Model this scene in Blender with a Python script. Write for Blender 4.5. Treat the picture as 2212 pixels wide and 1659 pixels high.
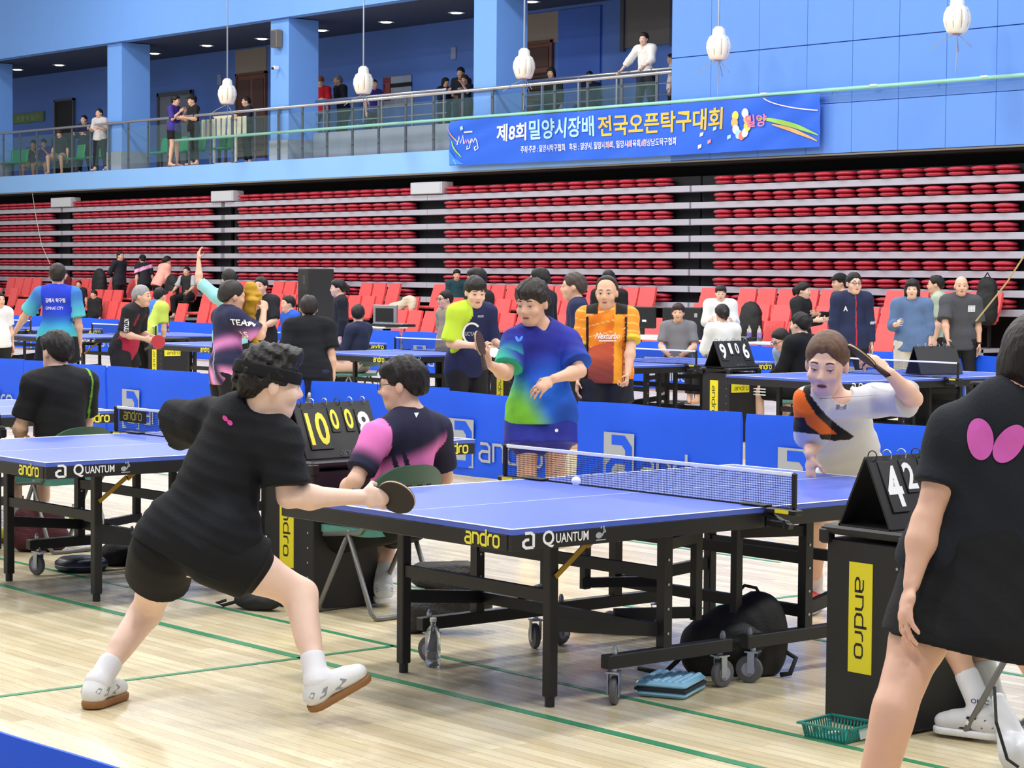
import bpy, math, random, numpy as np
from mathutils import Vector as V, Matrix as M4
from mathutils.bvhtree import BVHTree
for o in list(bpy.data.objects): bpy.data.objects.remove(o)
rnd = random.Random(7)
SC = bpy.context.scene
COL = SC.collection
# ------------------------------------------------------------------ camera
PW, PH, FP = 2212, 1659, 4784.634
CAM = V((-6.64269, -7.02582, 1.71430))
c_r, c_u, c_f = None, None, None
def _axes(y, p, r):
    cy, sy, cp, sp, cr, sr = math.cos(y), math.sin(y), math.cos(p), math.sin(p), math.cos(r), math.sin(r)
    f = V((sy*cp, cy*cp, sp)); rt = V((cy, -sy, 0)); up = rt.cross(f)
    return rt*cr + up*sr, up*cr - rt*sr, f
c_r, c_u, c_f = _axes(0.69944167, -0.05019298, 0.00798071)
cd = bpy.data.cameras.new('camera'); cam = bpy.data.objects.new('camera', cd); COL.objects.link(cam)
cd.sensor_fit = 'HORIZONTAL'; cd.sensor_width = 36; cd.lens = FP/PW*36; cd.clip_end = 300
mw = M4.Identity(4)
for i in range(3): mw[i][0], mw[i][1], mw[i][2], mw[i][3] = c_r[i], c_u[i], -c_f[i], CAM[i]
cam.matrix_world = mw; SC.camera = cam
# ------------------------------------------------------------------ light
SC.view_settings.view_transform = 'Standard'; SC.view_settings.look = 'None'
SC.view_settings.exposure = 0.0; SC.view_settings.gamma = 1; SC.view_settings.use_curve_mapping = False
w = bpy.data.worlds.new('hall_air'); SC.world = w; w.use_nodes = True
w.node_tree.nodes['Background'].inputs[0].default_value = (0.92, 0.95, 1, 1)
w.node_tree.nodes['Background'].inputs[1].default_value = 0.42
for ix in range(5):                       # high-bay lamps of the hall
    for iy in range(7):
        l = bpy.data.lights.new('hall_lamp', 'AREA'); l.shape = 'DISK'; l.size = 1.5; l.energy = 390; l.color = (1, 0.985, 0.96)
        o = bpy.data.objects.new('hall_lamp', l); COL.objects.link(o); o.location = (-7+6.2*ix, -7+8.2*iy, 11.6)
# ------------------------------------------------------------------ helpers
def ray(x, y): return c_f + c_r*((x-PW/2)/FP) - c_u*((y-PH/2)/FP)
def atd(x, y, D): return CAM + ray(x, y)*D                       # point at depth D in the place
def atx(x, y, X): d = ray(x, y); return CAM + d*((X-CAM.x)/d.x)
def atz(x, y, z): d = ray(x, y); return CAM + d*((z-CAM.z)/d.z)
def lin(c): return c/12.92 if c <= .04045 else ((c+.055)/1.055)**2.4
def rgb(*c): return tuple(lin(x/255) for x in c)
_m = {}
def mat(name, col, rough=.6, metal=0, spec=.5, noise=0, scale=8, bump=0, bscale=60, emit=0, alpha=1, stretch=None, attr=False, trans=0, coat=0, sheen=0):
    if name in _m: return _m[name]
    m = bpy.data.materials.new(name); m.use_nodes = True; nt = m.node_tree; N = nt.nodes; L = nt.links; b = N['Principled BSDF']
    b.inputs['Roughness'].default_value = rough; b.inputs['Metallic'].default_value = metal; b.inputs['Specular IOR Level'].default_value = spec
    b.inputs['Base Color'].default_value = (*col, 1)
    if trans: b.inputs['Transmission Weight'].default_value = trans
    if coat: b.inputs['Coat Weight'].default_value = coat; b.inputs['Coat Roughness'].default_value = .1
    if sheen: b.inputs['Sheen Weight'].default_value = sheen
    if alpha < 1: b.inputs['Alpha'].default_value = alpha
    if emit: b.inputs['Emission Color'].default_value = (*col, 1); b.inputs['Emission Strength'].default_value = emit
    src = None
    if attr:
        a = N.new('ShaderNodeAttribute'); a.attribute_name = 'Col'; src = a.outputs['Color']; L.new(src, b.inputs['Base Color'])
    tc = N.new('ShaderNodeTexCoord'); co = tc.outputs['Object']
    if stretch:
        mp = N.new('ShaderNodeMapping'); mp.inputs['Scale'].default_value = stretch; L.new(co, mp.inputs['Vector']); co = mp.outputs['Vector']
    if noise:
        n = N.new('ShaderNodeTexNoise'); n.inputs['Scale'].default_value = scale; n.inputs['Detail'].default_value = 4; L.new(co, n.inputs['Vector'])
        r = N.new('ShaderNodeMapRange'); r.inputs[3].default_value = 1-noise; r.inputs[4].default_value = 1+noise; L.new(n.outputs['Fac'], r.inputs[0])
        mx = N.new('ShaderNodeVectorMath'); mx.operation = 'SCALE'
        if src: L.new(src, mx.inputs[0])
        else: mx.inputs[0].default_value = col
        L.new(r.outputs[0], mx.inputs['Scale']); L.new(mx.outputs[0], b.inputs['Base Color'])
    if bump:
        n = N.new('ShaderNodeTexNoise'); n.inputs['Scale'].default_value = bscale; n.inputs['Detail'].default_value = 3; L.new(co, n.inputs['Vector'])
        bp = N.new('ShaderNodeBump'); bp.inputs['Strength'].default_value = bump; bp.inputs['Distance'].default_value = .01
        L.new(n.outputs['Fac'], bp.inputs['Height']); L.new(bp.outputs['Normal'], b.inputs['Normal'])
    _m[name] = m; return m
def link(o, parent=None):
    COL.objects.link(o)
    if parent is not None:
        o.parent = parent
    return o
def tag(o, label=None, cat=None, group=None, kind=None):
    if label: o['label'] = label
    if cat: o['category'] = cat
    if group: o['group'] = group
    if kind: o['kind'] = kind
    return o
def empty(name, loc, rz=0, label=None, cat=None, group=None, kind=None):
    o = bpy.data.objects.new(name, None); o.location = loc; o.rotation_euler = (0, 0, rz); o.empty_display_size = .1; link(o)
    return tag(o, label, cat, group, kind)
def copy_tree(o, parent=None):
    c = o.copy(); COL.objects.link(c); c.parent = parent
    for ch in list(o.children): copy_tree(ch, c)
    return c
class MB:
    def __init__(s): s.v = []; s.f = []; s.m = None
    def add(s, vs, fs):
        n = len(s.v); s.v += [V(p) for p in vs]; s.f += [tuple(i+n for i in f) for f in fs]; return s
    def box(s, c, d, rz=0, rot=None, bev=0):
        x, y, z = d[0]/2, d[1]/2, d[2]/2; R = rot if rot is not None else M4.Rotation(rz, 3, 'Z'); c = V(c)
        if bev:
            b = min(bev, x*.9, y*.9, z*.9); vs = []; 
            for sz in (-1, 1):
                for q, k in ((b, 0), (0, b)) if sz < 0 else ((0, b), (b, 0)):
                    zz = sz*(z-k)
                    X, Y = x-q, y-q
                    for sx, sy, fx, fy in ((1, 1, 0, 1), (1, 1, 1, 0), (-1, 1, 1, 0), (-1, 1, 0, 1), (-1, -1, 0, 1), (-1, -1, 1, 0), (1, -1, 1, 0), (1, -1, 0, 1)):
                        vs.append(c+R@V((sx*(X-(b if fx else 0)), sy*(Y-(b if fy else 0)), zz)))
            fs = [tuple(range(7, -1, -1)), tuple(range(24, 32))]
            for r in range(3):
                for i in range(8): j = (i+1) % 8; fs.append((r*8+i, r*8+j, r*8+8+j, r*8+8+i))
            return s.add(vs, fs)
        vs = [c+R@V((sx*x, sy*y, sz*z)) for sx in (-1, 1) for sy in (-1, 1) for sz in (-1, 1)]
        return s.add(vs, [(0, 1, 3, 2), (4, 6, 7, 5), (0, 4, 5, 1), (2, 3, 7, 6), (0, 2, 6, 4), (1, 5, 7, 3)])
    def beam(s, a, b, w, h=None, up=(0, 0, 1)):
        a, b = V(a), V(b); d = (b-a); L = d.length; d.normalize(); u = V(up)
        if abs(d.dot(u)) > .99: u = V((1, 0, 0))
        r = d.cross(u).normalized(); u = r.cross(d)
        R = M4((r, d, u)).transposed()
        return s.box((a+b)/2, (w, L, h or w), rot=R)
    def tube(s, pts, r, n=8, caps=True, closed=False):
        pts = [V(p) for p in pts]; k = len(pts); rs = r if isinstance(r, (list, tuple)) else [r]*k
        vs = []; u = None
        for i, p in enumerate(pts):
            a = pts[i-1] if (i > 0 or closed) else p; b = pts[(i+1) % k] if (i < k-1 or closed) else p
            t = (b-a).normalized() if (b-a).length > 1e-9 else V((0, 0, 1))
            if u is None: u = t.orthogonal().normalized()
            u = (u-t*u.dot(t)); u = u.normalized() if u.length > 1e-6 else t.orthogonal().normalized()
            w_ = t.cross(u)
            vs += [p+(u*math.cos(2*math.pi*j/n)+w_*math.sin(2*math.pi*j/n))*rs[i] for j in range(n)]
        fs = [(i*n+j, i*n+(j+1) % n, ((i+1) % k)*n+(j+1) % n, ((i+1) % k)*n+j) for i in range(k if closed else k-1) for j in range(n)]
        if caps and not closed: fs += [tuple(range(n-1, -1, -1)), tuple(range((k-1)*n, k*n))]
        return s.add(vs, fs)
    def lathe(s, prof, c=(0, 0, 0), n=16, axis=None):
        c = V(c); A = M4.Identity(3) if axis is None else V((0, 0, 1)).rotation_difference(V(axis)).to_matrix()
        vs = [c+A@V((r*math.cos(2*math.pi*j/n), r*math.sin(2*math.pi*j/n), z)) for r, z in prof for j in range(n)]
        k = len(prof); fs = [(i*n+j, i*n+(j+1) % n, (i+1)*n+(j+1) % n, (i+1)*n+j) for i in range(k-1) for j in range(n)]
        fs += [tuple(range(n-1, -1, -1)), tuple(range((k-1)*n, k*n))]
        return s.add(vs, fs)
    def flat(s, m2, O, X, Y, off=0):                    # a 2-D mesh laid on a plane in the place
        vs, fs = m2; O, X, Y = V(O), V(X), V(Y); n = X.cross(Y).normalized()*off
        return s.add([O+X*p[0]+Y*p[1]+n for p in vs], fs)
    def prism(s, poly, O, X, Y, t):
        O, X, Y = V(O), V(X), V(Y); n = X.cross(Y).normalized(); k = len(poly)
        vs = [O+X*p[0]+Y*p[1] for p in poly]+[O+X*p[0]+Y*p[1]+n*t for p in poly]
        return s.add(vs, [tuple(range(k-1, -1, -1)), tuple(range(k, 2*k))]+[(i, (i+1) % k, k+(i+1) % k, k+i) for i in range(k)])
    def ball(s, c, r, n=12, sc=(1, 1, 1)):
        k = n//2; c = V(c)
        return s.lathe([(max(1e-4, math.sin(math.pi*i/k))*r, -math.cos(math.pi*i/k)*r) for i in range(k+1)], (0, 0, 0), n) if False else s._ball(c, r, n, k, sc)
    def _ball(s, c, r, n, k, sc):
        vs = [c+V((0, 0, -r*sc[2]))]+[c+V((math.sin(math.pi*i/k)*math.cos(2*math.pi*j/n)*r*sc[0], math.sin(math.pi*i/k)*math.sin(2*math.pi*j/n)*r*sc[1], -math.cos(math.pi*i/k)*r*sc[2])) for i in range(1, k) for j in range(n)]+[c+V((0, 0, r*sc[2]))]
        fs = [(0, 1+(j+1) % n, 1+j) for j in range(n)]+[(1+i*n+j, 1+i*n+(j+1) % n, 1+(i+1)*n+(j+1) % n, 1+(i+1)*n+j) for i in range(k-2) for j in range(n)]
        e = len(vs)-1; fs += [(1+(k-2)*n+j, 1+(k-2)*n+(j+1) % n, e) for j in range(n)]
        return s.add(vs, fs)
    def mesh(s, name, m, smooth=None):
        me = bpy.data.meshes.new(name); me.from_pydata([tuple(p) for p in s.v], [], s.f)
        if m is not None: me.materials.append(m)
        if smooth:
            me.polygons.foreach_set('use_smooth', [True]*len(me.polygons))
            if smooth is not True: me.set_sharp_from_angle(angle=math.radians(smooth))
        me.update(); return me
    def build(s, name, m, parent=None, smooth=None, label=None, cat=None, group=None, kind=None, loc=None):
        o = bpy.data.objects.new(name, s.mesh(name, m, smooth)); link(o, parent)
        if loc is not None: o.location = loc
        return tag(o, label, cat, group, kind)
def inst(name, me, parent=None, loc=(0, 0, 0), rz=0, **k):
    o = bpy.data.objects.new(name, me); link(o, parent); o.location = loc; o.rotation_euler = (0, 0, rz); return tag(o, **k)
# ---------- writing
_t = {}
def txt(s, bold=0.0, shear=0):
    k = (s, bold, shear)
    if k in _t: return _t[k]
    c = bpy.data.curves.new('lettering', 'FONT'); c.body = s; c.size = 1; c.offset = bold; c.shear = shear; c.resolution_u = 3
    o = bpy.data.objects.new('lettering', c); COL.objects.link(o)
    dg = bpy.context.evaluated_depsgraph_get(); dg.update()
    me = o.evaluated_get(dg).to_mesh(); vs = [(v.co.x, v.co.y) for v in me.vertices]; fs = [tuple(p.vertices) for p in me.polygons]
    o.evaluated_get(dg).to_mesh_clear(); bpy.data.objects.remove(o); bpy.data.curves.remove(c)
    if vs:
        x0 = min(p[0] for p in vs); x1 = max(p[0] for p in vs); y0 = min(p[1] for p in vs); y1 = max(p[1] for p in vs)
        vs = [((p[0]-x0)/(x1-x0), (p[1]-y0)/(y1-y0)) for p in vs]       # fills the unit square
    _t[k] = (vs, fs); return _t[k]
def stroke(pts, w, closed=False):
    k = len(pts); P = [V(p) for p in pts]; vs = []; 
    for i in range(k):
        a = P[i-1] if (i or closed) else None; b = P[(i+1) % k] if (i < k-1 or closed) else None
        d1 = (P[i]-a).normalized() if a is not None else (b-P[i]).normalized(); d2 = (b-P[i]).normalized() if b is not None else d1
        n = (V((-d1.y, d1.x))+V((-d2.y, d2.x))); n = n.normalized(); c = max(.5, n.dot(V((-d1.y, d1.x))))
        vs += [tuple(P[i]+n*w/2/c), tuple(P[i]-n*w/2/c)]
    return vs, [(2*i, 2*i+1, 2*((i+1) % k)+1, 2*((i+1) % k)) for i in range(k if closed else k-1)]
def join2(*ms):
    v, f = [], []
    for m in ms:
        n = len(v); v += m[0]; f += [tuple(i+n for i in q) for q in m[1]]
    return v, f
def xf2(m, sx, sy, ox=0, oy=0): return [(p[0]*sx+ox, p[1]*sy+oy) for p in m[0]], m[1]
GA = lambda w=.17: join2(stroke([(.06, 1), (.62, 1), (.8, .82), (.8, 0), (.2, 0), (0, .16), (0, .4), (.2, .56), (.8, .56)], w))
GO = lambda w=.17: stroke([(.18, 0), (.62, 0), (.8, .18), (.8, .82), (.62, 1), (.18, 1), (0, .82), (0, .18)], w, True)
def andro2(w=.17):
    G = [GA(w), stroke([(0, 0), (0, 1), (.6, 1), (.8, .8), (.8, 0)], w), stroke([(.8, 1.5), (.8, 0), (.2, 0), (0, .2), (0, .8), (.2, 1), (.8, 1)], w),
         stroke([(0, 0), (0, .8), (.2, 1), (.55, 1)], w), GO(w)]
    xs = [0, 1.12, 2.24, 3.36, 4.12]; r = join2(*[xf2(g, 1, 1, x) for g, x in zip(G, xs)])
    return xf2(r, 1/4.92, 1/4.92)                         # width 1
ANDRO = andro2(); ANDROB = andro2(.24)
ALOGO = xf2(join2(stroke([(.12, 1), (.6, 1), (.8, .84), (.8, 0)], .2), stroke([(.45, .55), (.2, .55), (0, .4), (0, .16), (.2, 0), (.8, 0)], .2)), 1.25, 1)
def bez(p, n=10): return [tuple((1-t)**2*np.array(p[0])+2*t*(1-t)*np.array(p[1])+t*t*np.array(p[2])) for t in np.linspace(0, 1, n)]
def ell2(cx, cy, rx, ry, a=0, n=24):
    c, s_ = math.cos(a), math.sin(a); q = [(math.cos(2*math.pi*i/n)*rx, math.sin(2*math.pi*i/n)*ry) for i in range(n)]
    return [(cx, cy)]+[(cx+x*c-y*s_, cy+x*s_+y*c) for x, y in q], [(0, 1+i, 1+(i+1) % n) for i in range(n)]
def poly2(pts): return list(pts), [tuple(range(len(pts)))]
# ------------------------------------------------------------------ materials
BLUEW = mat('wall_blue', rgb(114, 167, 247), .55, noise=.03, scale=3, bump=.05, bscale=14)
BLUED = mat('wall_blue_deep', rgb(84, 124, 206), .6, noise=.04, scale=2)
CONC = mat('painted_concrete', rgb(150, 160, 175), .7, noise=.05, scale=4)
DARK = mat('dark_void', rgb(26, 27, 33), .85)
STEEL = mat('brushed_steel', rgb(190, 192, 198), .3, .9, noise=.05, scale=30)
GALV = mat('zinc_plated', rgb(170, 178, 190), .32, .85)
BLKM = mat('black_powder_coat', rgb(27, 27, 30), .5, noise=.12, scale=20, bump=.06, bscale=300)
BLKP = mat('black_plastic', rgb(24, 24, 27), .42)
WHITE = mat('white_paint', rgb(238, 240, 243), .5)
GREYL = mat('lip_grey', rgb(178, 178, 192), .4, noise=.04, scale=6)
REDS = mat('red_seat_plastic', rgb(182, 38, 62), .34, spec=.7)
REDC = mat('coral_red_plastic', rgb(240, 92, 92), .42, noise=.05, scale=12)
GREENP = mat('green_pipe_paint', rgb(150, 214, 196), .4)
YEL = mat('sticker_yellow', rgb(230, 216, 40), .5)
YELT = mat('print_yellow', rgb(240, 232, 70), .5)
WHT = mat('print_white', rgb(240, 242, 248), .5)
INK = mat('print_black', rgb(18, 18, 20), .5)
GRYP = mat('print_grey', rgb(166, 172, 184), .6)
BARB = mat('barrier_fabric', rgb(24, 88, 236), .6, noise=.05, scale=5, bump=.15, bscale=9, spec=.3)
TBL = mat('table_blue', rgb(78, 104, 206), .35, noise=.04, scale=7, spec=.6)
BRONZE = mat('brass_brace', rgb(190, 150, 60), .4, .4)
RUB = mat('grey_rubber', rgb(92, 92, 98), .6)
GRNC = mat('chair_green', rgb(86, 146, 132), .4)
GRNB = mat('chair_green_back', rgb(70, 100, 84), .35)
TUBEM = mat('chair_tube_grey', rgb(120, 120, 118), .4, .4)
GLASS = mat('balustrade_glass', rgb(120, 156, 156), .08, alpha=.09)
LAMPE = mat('downlight_glow', (1, .98, .94), emit=9)
BROWN = mat('brown_door', rgb(104, 66, 52), .6, noise=.1, scale=5)
BEIGE = mat('beige_plaster', rgb(150, 138, 128), .8)
DGREY = mat('window_frame_grey', rgb(74, 78, 90), .5)
WINF = mat('window_film', rgb(112, 108, 104), .5)
NAVYS = mat('soffit_slate', rgb(60, 68, 92), .8)
# floor: narrow lacquered maple boards
def wood():
    m = bpy.data.materials.new('court_maple'); m.use_nodes = True; nt = m.node_tree; N, L = nt.nodes, nt.links; b = N['Principled BSDF']
    tc = N.new('ShaderNodeTexCoord'); mp = N.new('ShaderNodeMapping'); mp.inputs['Rotation'].default_value = (0, 0, math.pi/2); L.new(tc.outputs['Object'], mp.inputs[0])
    br = N.new('ShaderNodeTexBrick'); L.new(mp.outputs[0], br.inputs['Vector']); br.inputs['Scale'].default_value = 1
    br.inputs['Brick Width'].default_value = 1.5; br.inputs['Row Height'].default_value = .062; br.inputs['Mortar Size'].default_value = .0011; br.offset = .37; br.inputs['Bias'].default_value = 0
    br.inputs['Color1'].default_value = (*rgb(226, 214, 180), 1); br.inputs['Color2'].default_value = (*rgb(204, 188, 150), 1); br.inputs['Mortar'].default_value = (*rgb(150, 122, 84), 1)
    mp2 = N.new('ShaderNodeMapping'); mp2.inputs['Scale'].default_value = (14, 1.1, 1); L.new(tc.outputs['Object'], mp2.inputs[0])
    n = N.new('ShaderNodeTexNoise'); n.inputs['Scale'].default_value = 2.2; n.inputs['Detail'].default_value = 5; L.new(mp2.outputs[0], n.inputs['Vector'])
    r = N.new('ShaderNodeMapRange'); r.inputs[3].default_value = .84; r.inputs[4].default_value = 1.14; L.new(n.outputs['Fac'], r.inputs[0])
    s = N.new('ShaderNodeVectorMath'); s.operation = 'SCALE'; L.new(br.outputs['Color'], s.inputs[0]); L.new(r.outputs[0], s.inputs['Scale']); L.new(s.outputs[0], b.inputs['Base Color'])
    r2 = N.new('ShaderNodeMapRange'); r2.inputs[3].default_value = .2; r2.inputs[4].default_value = .34; L.new(n.outputs['Fac'], r2.inputs[0]); L.new(r2.outputs[0], b.inputs['Roughness'])
    b.inputs['Specular IOR Level'].default_value = .6
    return m
fl = MB().box((8, 22, -.1), (44, 80, .2)).build('floor', wood(), kind='structure')
LINE = mat('court_line_green', rgb(52, 132, 92), .4, noise=.05, scale=9)
def fline(a, b, w):
    MB().beam((*a, .0012), (*b, .0012), w, .0024).build('line', LINE, fl)
fline((-1.07, 30), (-1.07, -10), .05); fline((-.56, 30), (-.56, -10), .035); fline((-7, 1.03), (-.56, 1.03), .035)
fline((1.13, 1.6), (1.13, -3), .035); fline((.68, 30), (.68, 1.6), .035); fline((.68, 1.0), (6, 1.0), .035); fline((3.05, 30), (3.05, 2), .035)
# ------------------------------------------------------------------ far wall, gallery
WX = 23.0
def st(name, c, d, m, parent=None, **k): return MB().box(c, d).build(name, m, parent, kind=None if parent else 'structure', **k)
st('wall_back_fascia', (WX+.12, 46.8, 4.1), (.24, 46.5, .47), mat('fascia_pale_blue', rgb(140, 192, 254), .55, noise=.02, scale=2))
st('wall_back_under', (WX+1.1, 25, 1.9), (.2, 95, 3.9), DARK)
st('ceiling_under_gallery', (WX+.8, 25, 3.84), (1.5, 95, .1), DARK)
st('trim_1', (WX+.02, 25, 3.845), (.08, 95, .03), mat('drip_edge', rgb(120, 118, 110), .6))
st('floor_gallery', (WX+1.9, 46.8, 4.22), (3.5, 46.5, .2), CONC)
st('wall_back_upper', (WX+.15, 46.8, 10.3), (.3, 46.5, 5.24), BLUEW)
st('ceiling_gallery', (WX+1.9, 46.8, 7.74), (3.5, 46.5, .1), NAVYS)
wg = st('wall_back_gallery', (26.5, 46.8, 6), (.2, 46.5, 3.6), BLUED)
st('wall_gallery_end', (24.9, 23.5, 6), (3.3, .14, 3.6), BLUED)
wr = st('wall_back_right', (WX+.2, 6.75, 8.4), (.3, 33.6, 9.1), mat('joint_blue', rgb(78, 122, 200), .7))
ys = [23.56, 22.5, 21.27, 20.09, 19.02, 17.97, 16.94, 15.9, 14.85, 13.8, 12.7, 11.6, 10.5]
for i in range(len(ys)-1):                 # wall panels with recessed joints
    for z0, z1 in ((3.87, 4.745), (4.755, 5.81), (5.825, 7.2), (7.215, 8.7), (8.715, 12.9)):
        MB().box((WX+.03, (ys[i]+ys[i+1])/2, (z0+z1)/2), (.06, ys[i]-ys[i+1]-.008, z1-z0), bev=.004).build('panel', mat('panel_blue', rgb(96, 146, 230), .55, noise=.03, scale=3), wr)
for y0, y1 in ((52.1, 52.95), (44.37, 45.12), (36.63, 37.39), (28.95, 29.70)):
    c = st('column', (WX+.55, (y0+y1)/2, 6.05), (.85, y1-y0, 3.24), BLUEW)
    st('plinth', (WX+.53, (y0+y1)/2, 4.57), (.87, y1-y0+.02, .5), CONC, c)
pf = st('platform_gallery', (25.1, 30.1, 4.55), (2.4, 13.0, .45), CONC)
st('parapet_face', (WX+.86, 33.15, 4.66), (.1, 6.9, .66), CONC, pf); st('parapet_face', (WX+.86, 26.25, 4.66), (.1, 5.3, .66), CONC, pf)
# openings, doors and signs on the gallery wall
def opening(name, p0, p1, z0, m, fm=None, t=.06, **k):
    a, b = p0, p1
    o = MB().box((26.385, (a+b)/2, (z0[0]+z0[1])/2), (.05, abs(a-b), z0[1]-z0[0])).build(name, m, kind='structure')
    if fm:
        f = MB()
        for y in (a, b): f.box((26.36, y, (z0[0]+z0[1])/2), (.08, t, z0[1]-z0[0]+t))
        f.box((26.36, (a+b)/2, z0[1]), (.08, abs(a-b)+t, t)); f.build('frame', fm, o)
    return o
opening('door_1', 53.94, 52.8, (4.35, 6.83), mat('dark_doorway', rgb(40, 40, 42), .8), DGREY)
opening('door_2', 47.9, 46.13, (4.35, 6.67), mat('grey_door', rgb(120, 124, 138), .6), DGREY, .1)
o = opening('door_3', 43.85, 42.45, (4.75, 6.98), BROWN, BROWN)
for i in range(2):
    for j in range(2): MB().box((26.35, 43.5-.7*i, 5.35+1.05*j), (.03, .52, .85), bev=.01).build('panel', mat('brown_door_panel', rgb(78, 50, 42), .6), o)
st('wall_doorway_1', (26.39, 43.2, 7.3), (.04, 1.5, .7), BEIGE)
st('wall_doorway_2', (26.39, 31.5, 7.25), (.04, 1.6, .7), BEIGE)
o = opening('door_4', 32.2, 30.89, (4.75, 6.94), BROWN, BROWN)
for j in range(16): MB().box((26.35, 31.5, 4.95+.085*j), (.03, 1.0, .05), rot=M4.Rotation(.5, 3, 'Y')).build('louver', mat('brown_louver', rgb(60, 44, 40), .6), o)
MB().box((26.35, 31.5, 6.6), (.03, 1.0, .45), bev=.01).build('panel', mat('brown_door_panel', rgb(78, 50, 42), .6), o)
opening('window_1', 28.55, 27.0, (6.6, 8.0), WINF, DGREY, .12)
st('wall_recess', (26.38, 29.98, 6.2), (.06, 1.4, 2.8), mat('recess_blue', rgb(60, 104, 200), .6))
g = MB().box((26.37, 55.69, 6.41), (.04, 2.02, .3)).build('gallery_sign', mat('sign_green', rgb(98, 128, 72), .6), label='long green direction sign on the gallery wall left of the dark doorway', cat='sign')
MB().flat(xf2(txt('관람석 입구', .01), 1.5, .16, -.75, -.08), (26.345, 55.69, 6.41), (0, -1, 0), (0, 0, 1)).build('lettering', mat('sign_pale', rgb(150, 172, 130), .6), g)
def wallbox(name, p, d, m, label, cat):
    return MB().box(p, d, bev=.015).build(name, m, label=label, cat=cat)
o = wallbox('wall_speaker', (WX+.02, 37.0, 7.2), (.18, .26, .42), mat('speaker_tan', rgb(120, 112, 100), .6), 'tan loudspeaker fixed high on the gallery column beside the brown door', 'speaker')
MB().box((WX-.075, 37.0, 7.2), (.012, .2, .36), bev=.004).build('grille', DGREY, o)
o = wallbox('wall_camera', (WX+.02, 37.02, 6.52), (.14, .09, .09), WHITE, 'small white security camera below the tan loudspeaker on the column', 'camera')
MB().lathe([(.03, 0), (.03, .04)], (WX-.05, 37.02, 6.5), 10, (-1, 0, 0)).build('lens', INK, o)
for i, (y, l) in enumerate(((40.9, 'small white wall fitting high on the gallery wall left of the brown door'), (31.0+1.2, 'pale switch plate on the gallery wall right of the spectators'))):
    wallbox('wall_fitting', atx(*((474, 172), (980, 115))[i], 26.38), (.05, .18, .3), mat('fitting_pale', rgb(150, 160, 190), .6), l, 'fitting')
o = wallbox('notice_board', atx(859, 197, 26.37), (.04, 1.1, .75), mat('notice_pale', rgb(150, 160, 180), .6), 'pale notice board low on the gallery wall behind the rail', 'board')
MB().box(atx(859, 184, 26.35), (.02, 1.1, .1)).build('header', DARK, o)
o = wallbox('fire_cabinet', atx(837, 193, 26.37), (.05, .35, .6), mat('cabinet_red', rgb(120, 40, 50), .5), 'small red cabinet on the gallery wall left of the notice board', 'cabinet')
MB().box(atx(837, 193, 26.33), (.01, .2, .3)).build('door', mat('cabinet_red_face', rgb(150, 60, 66), .5), o)
for i, (x, y) in enumerate([(38, 150), (128, 140), (334, 115), (447, 98), (566, 83), (695, 65), (834, 47), (986, 27), (1148, 3)]):
    p = atz(x, y, 7.68); lb = ['at the far end of the row', 'next to the far end', 'first one past the column by the grey door', 'over the grey door', 'beside the loudspeaker column', 'over the red-shirted spectator', 'over the rail where three people lean', 'over the group with phones', 'over the lantern nearest the banner'][i]
    o = MB().lathe([(.13, 0), (.2, -.012), (.2, -.02), (.15, -.02)], (p.x, p.y, 7.69), 18).build('ceiling_downlight', WHITE, smooth=40, label='recessed gallery downlight '+lb, cat='light', group='gallery downlights')
    MB().lathe([(.135, -.02), (.1, -.035)], (p.x, p.y, 7.69), 18).build('lens', LAMPE, o)
o = MB().lathe([(.12, 0), (.15, -.02)], atz(1363, 30, 7.69), 14).build('ceiling_downlight', LAMPE, label='recessed gallery downlight in front of the framed window', cat='light', group='gallery downlights')
# balustrade
bal = empty('balustrade', (WX+.06, 42, 4.33), label='long steel and glass balustrade along the edge of the gallery', cat='railing')
def part(name, mb, m, parent, **k):
    o = mb.build(name, m, parent, **k); o.matrix_parent_inverse = M4.Translation(parent.location).inverted() if parent.rotation_euler.z == 0 else parent.matrix_basis.inverted(); return o
part('handrail', MB().tube([(WX+.06, 62, 5.57), (WX+.06, 23.6, 5.57)], .038, 10), STEEL, bal, smooth=True)
pm = MB().box((0, 0, 0), (.02, .075, 1.2)).box((.0, 0, .45), (.06, .03, .03)).box((0, 0, -.35), (.06, .03, .03)).mesh('post', mat('post_steel', rgb(96, 106, 118), .45, .5))
gm = MB().box((0, 0, 0), (.012, .93, .95)).mesh('pane', GLASS)
y = 60.85
while y > 24:
    q = inst('post', pm, bal); q.location = V((0, y-42, .61))
    if y-.5 > 24.2: q = inst('pane', gm, bal); q.location = V((0, y-.5-42, .62))
    y -= .9955
for nm, y0, y1, lb in (('upper_rail', 37.5, 31.6, 'short steel rail of bars behind the glass where three spectators lean'), ('upper_rail', 29.6, 23.65, 'short steel rail of bars behind the banner where the woman in white leans')):
    r = empty(nm, (WX+.9, (y0+y1)/2, 4.99), label=lb, cat='railing'); cy = (y0+y1)/2
    part('top_rail', MB().tube([(WX+.9, y0, 5.75), (WX+.9, y1, 5.75)], .035, 8), STEEL, r, smooth=True)
    for z in (5.24, 5.47): part('bar', MB().tube([(WX+.9, y0-.1, z), (WX+.9, y1, z)], .014, 6), STEEL, r)
    for i in range(6): yy = y0-.08-(y0-y1-.16)*i/5; part('post', MB().box((WX+.9, yy, 5.36), (.05, .05, .76)), STEEL, r)
gr = MB().tube([(22.88, 41.3, 4.97), (22.88, 8, 4.98)], .035, 10).build('banner_pipe', GREENP, smooth=True, label='long pale green pipe running along the wall above the banner', cat='pipe')
for i in range(14):
    yy = 40.6-2.35*i
    MB().box((22.94, yy, 5.0), (.13, .03, .03)).build('bracket', GREENP, gr)
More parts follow.
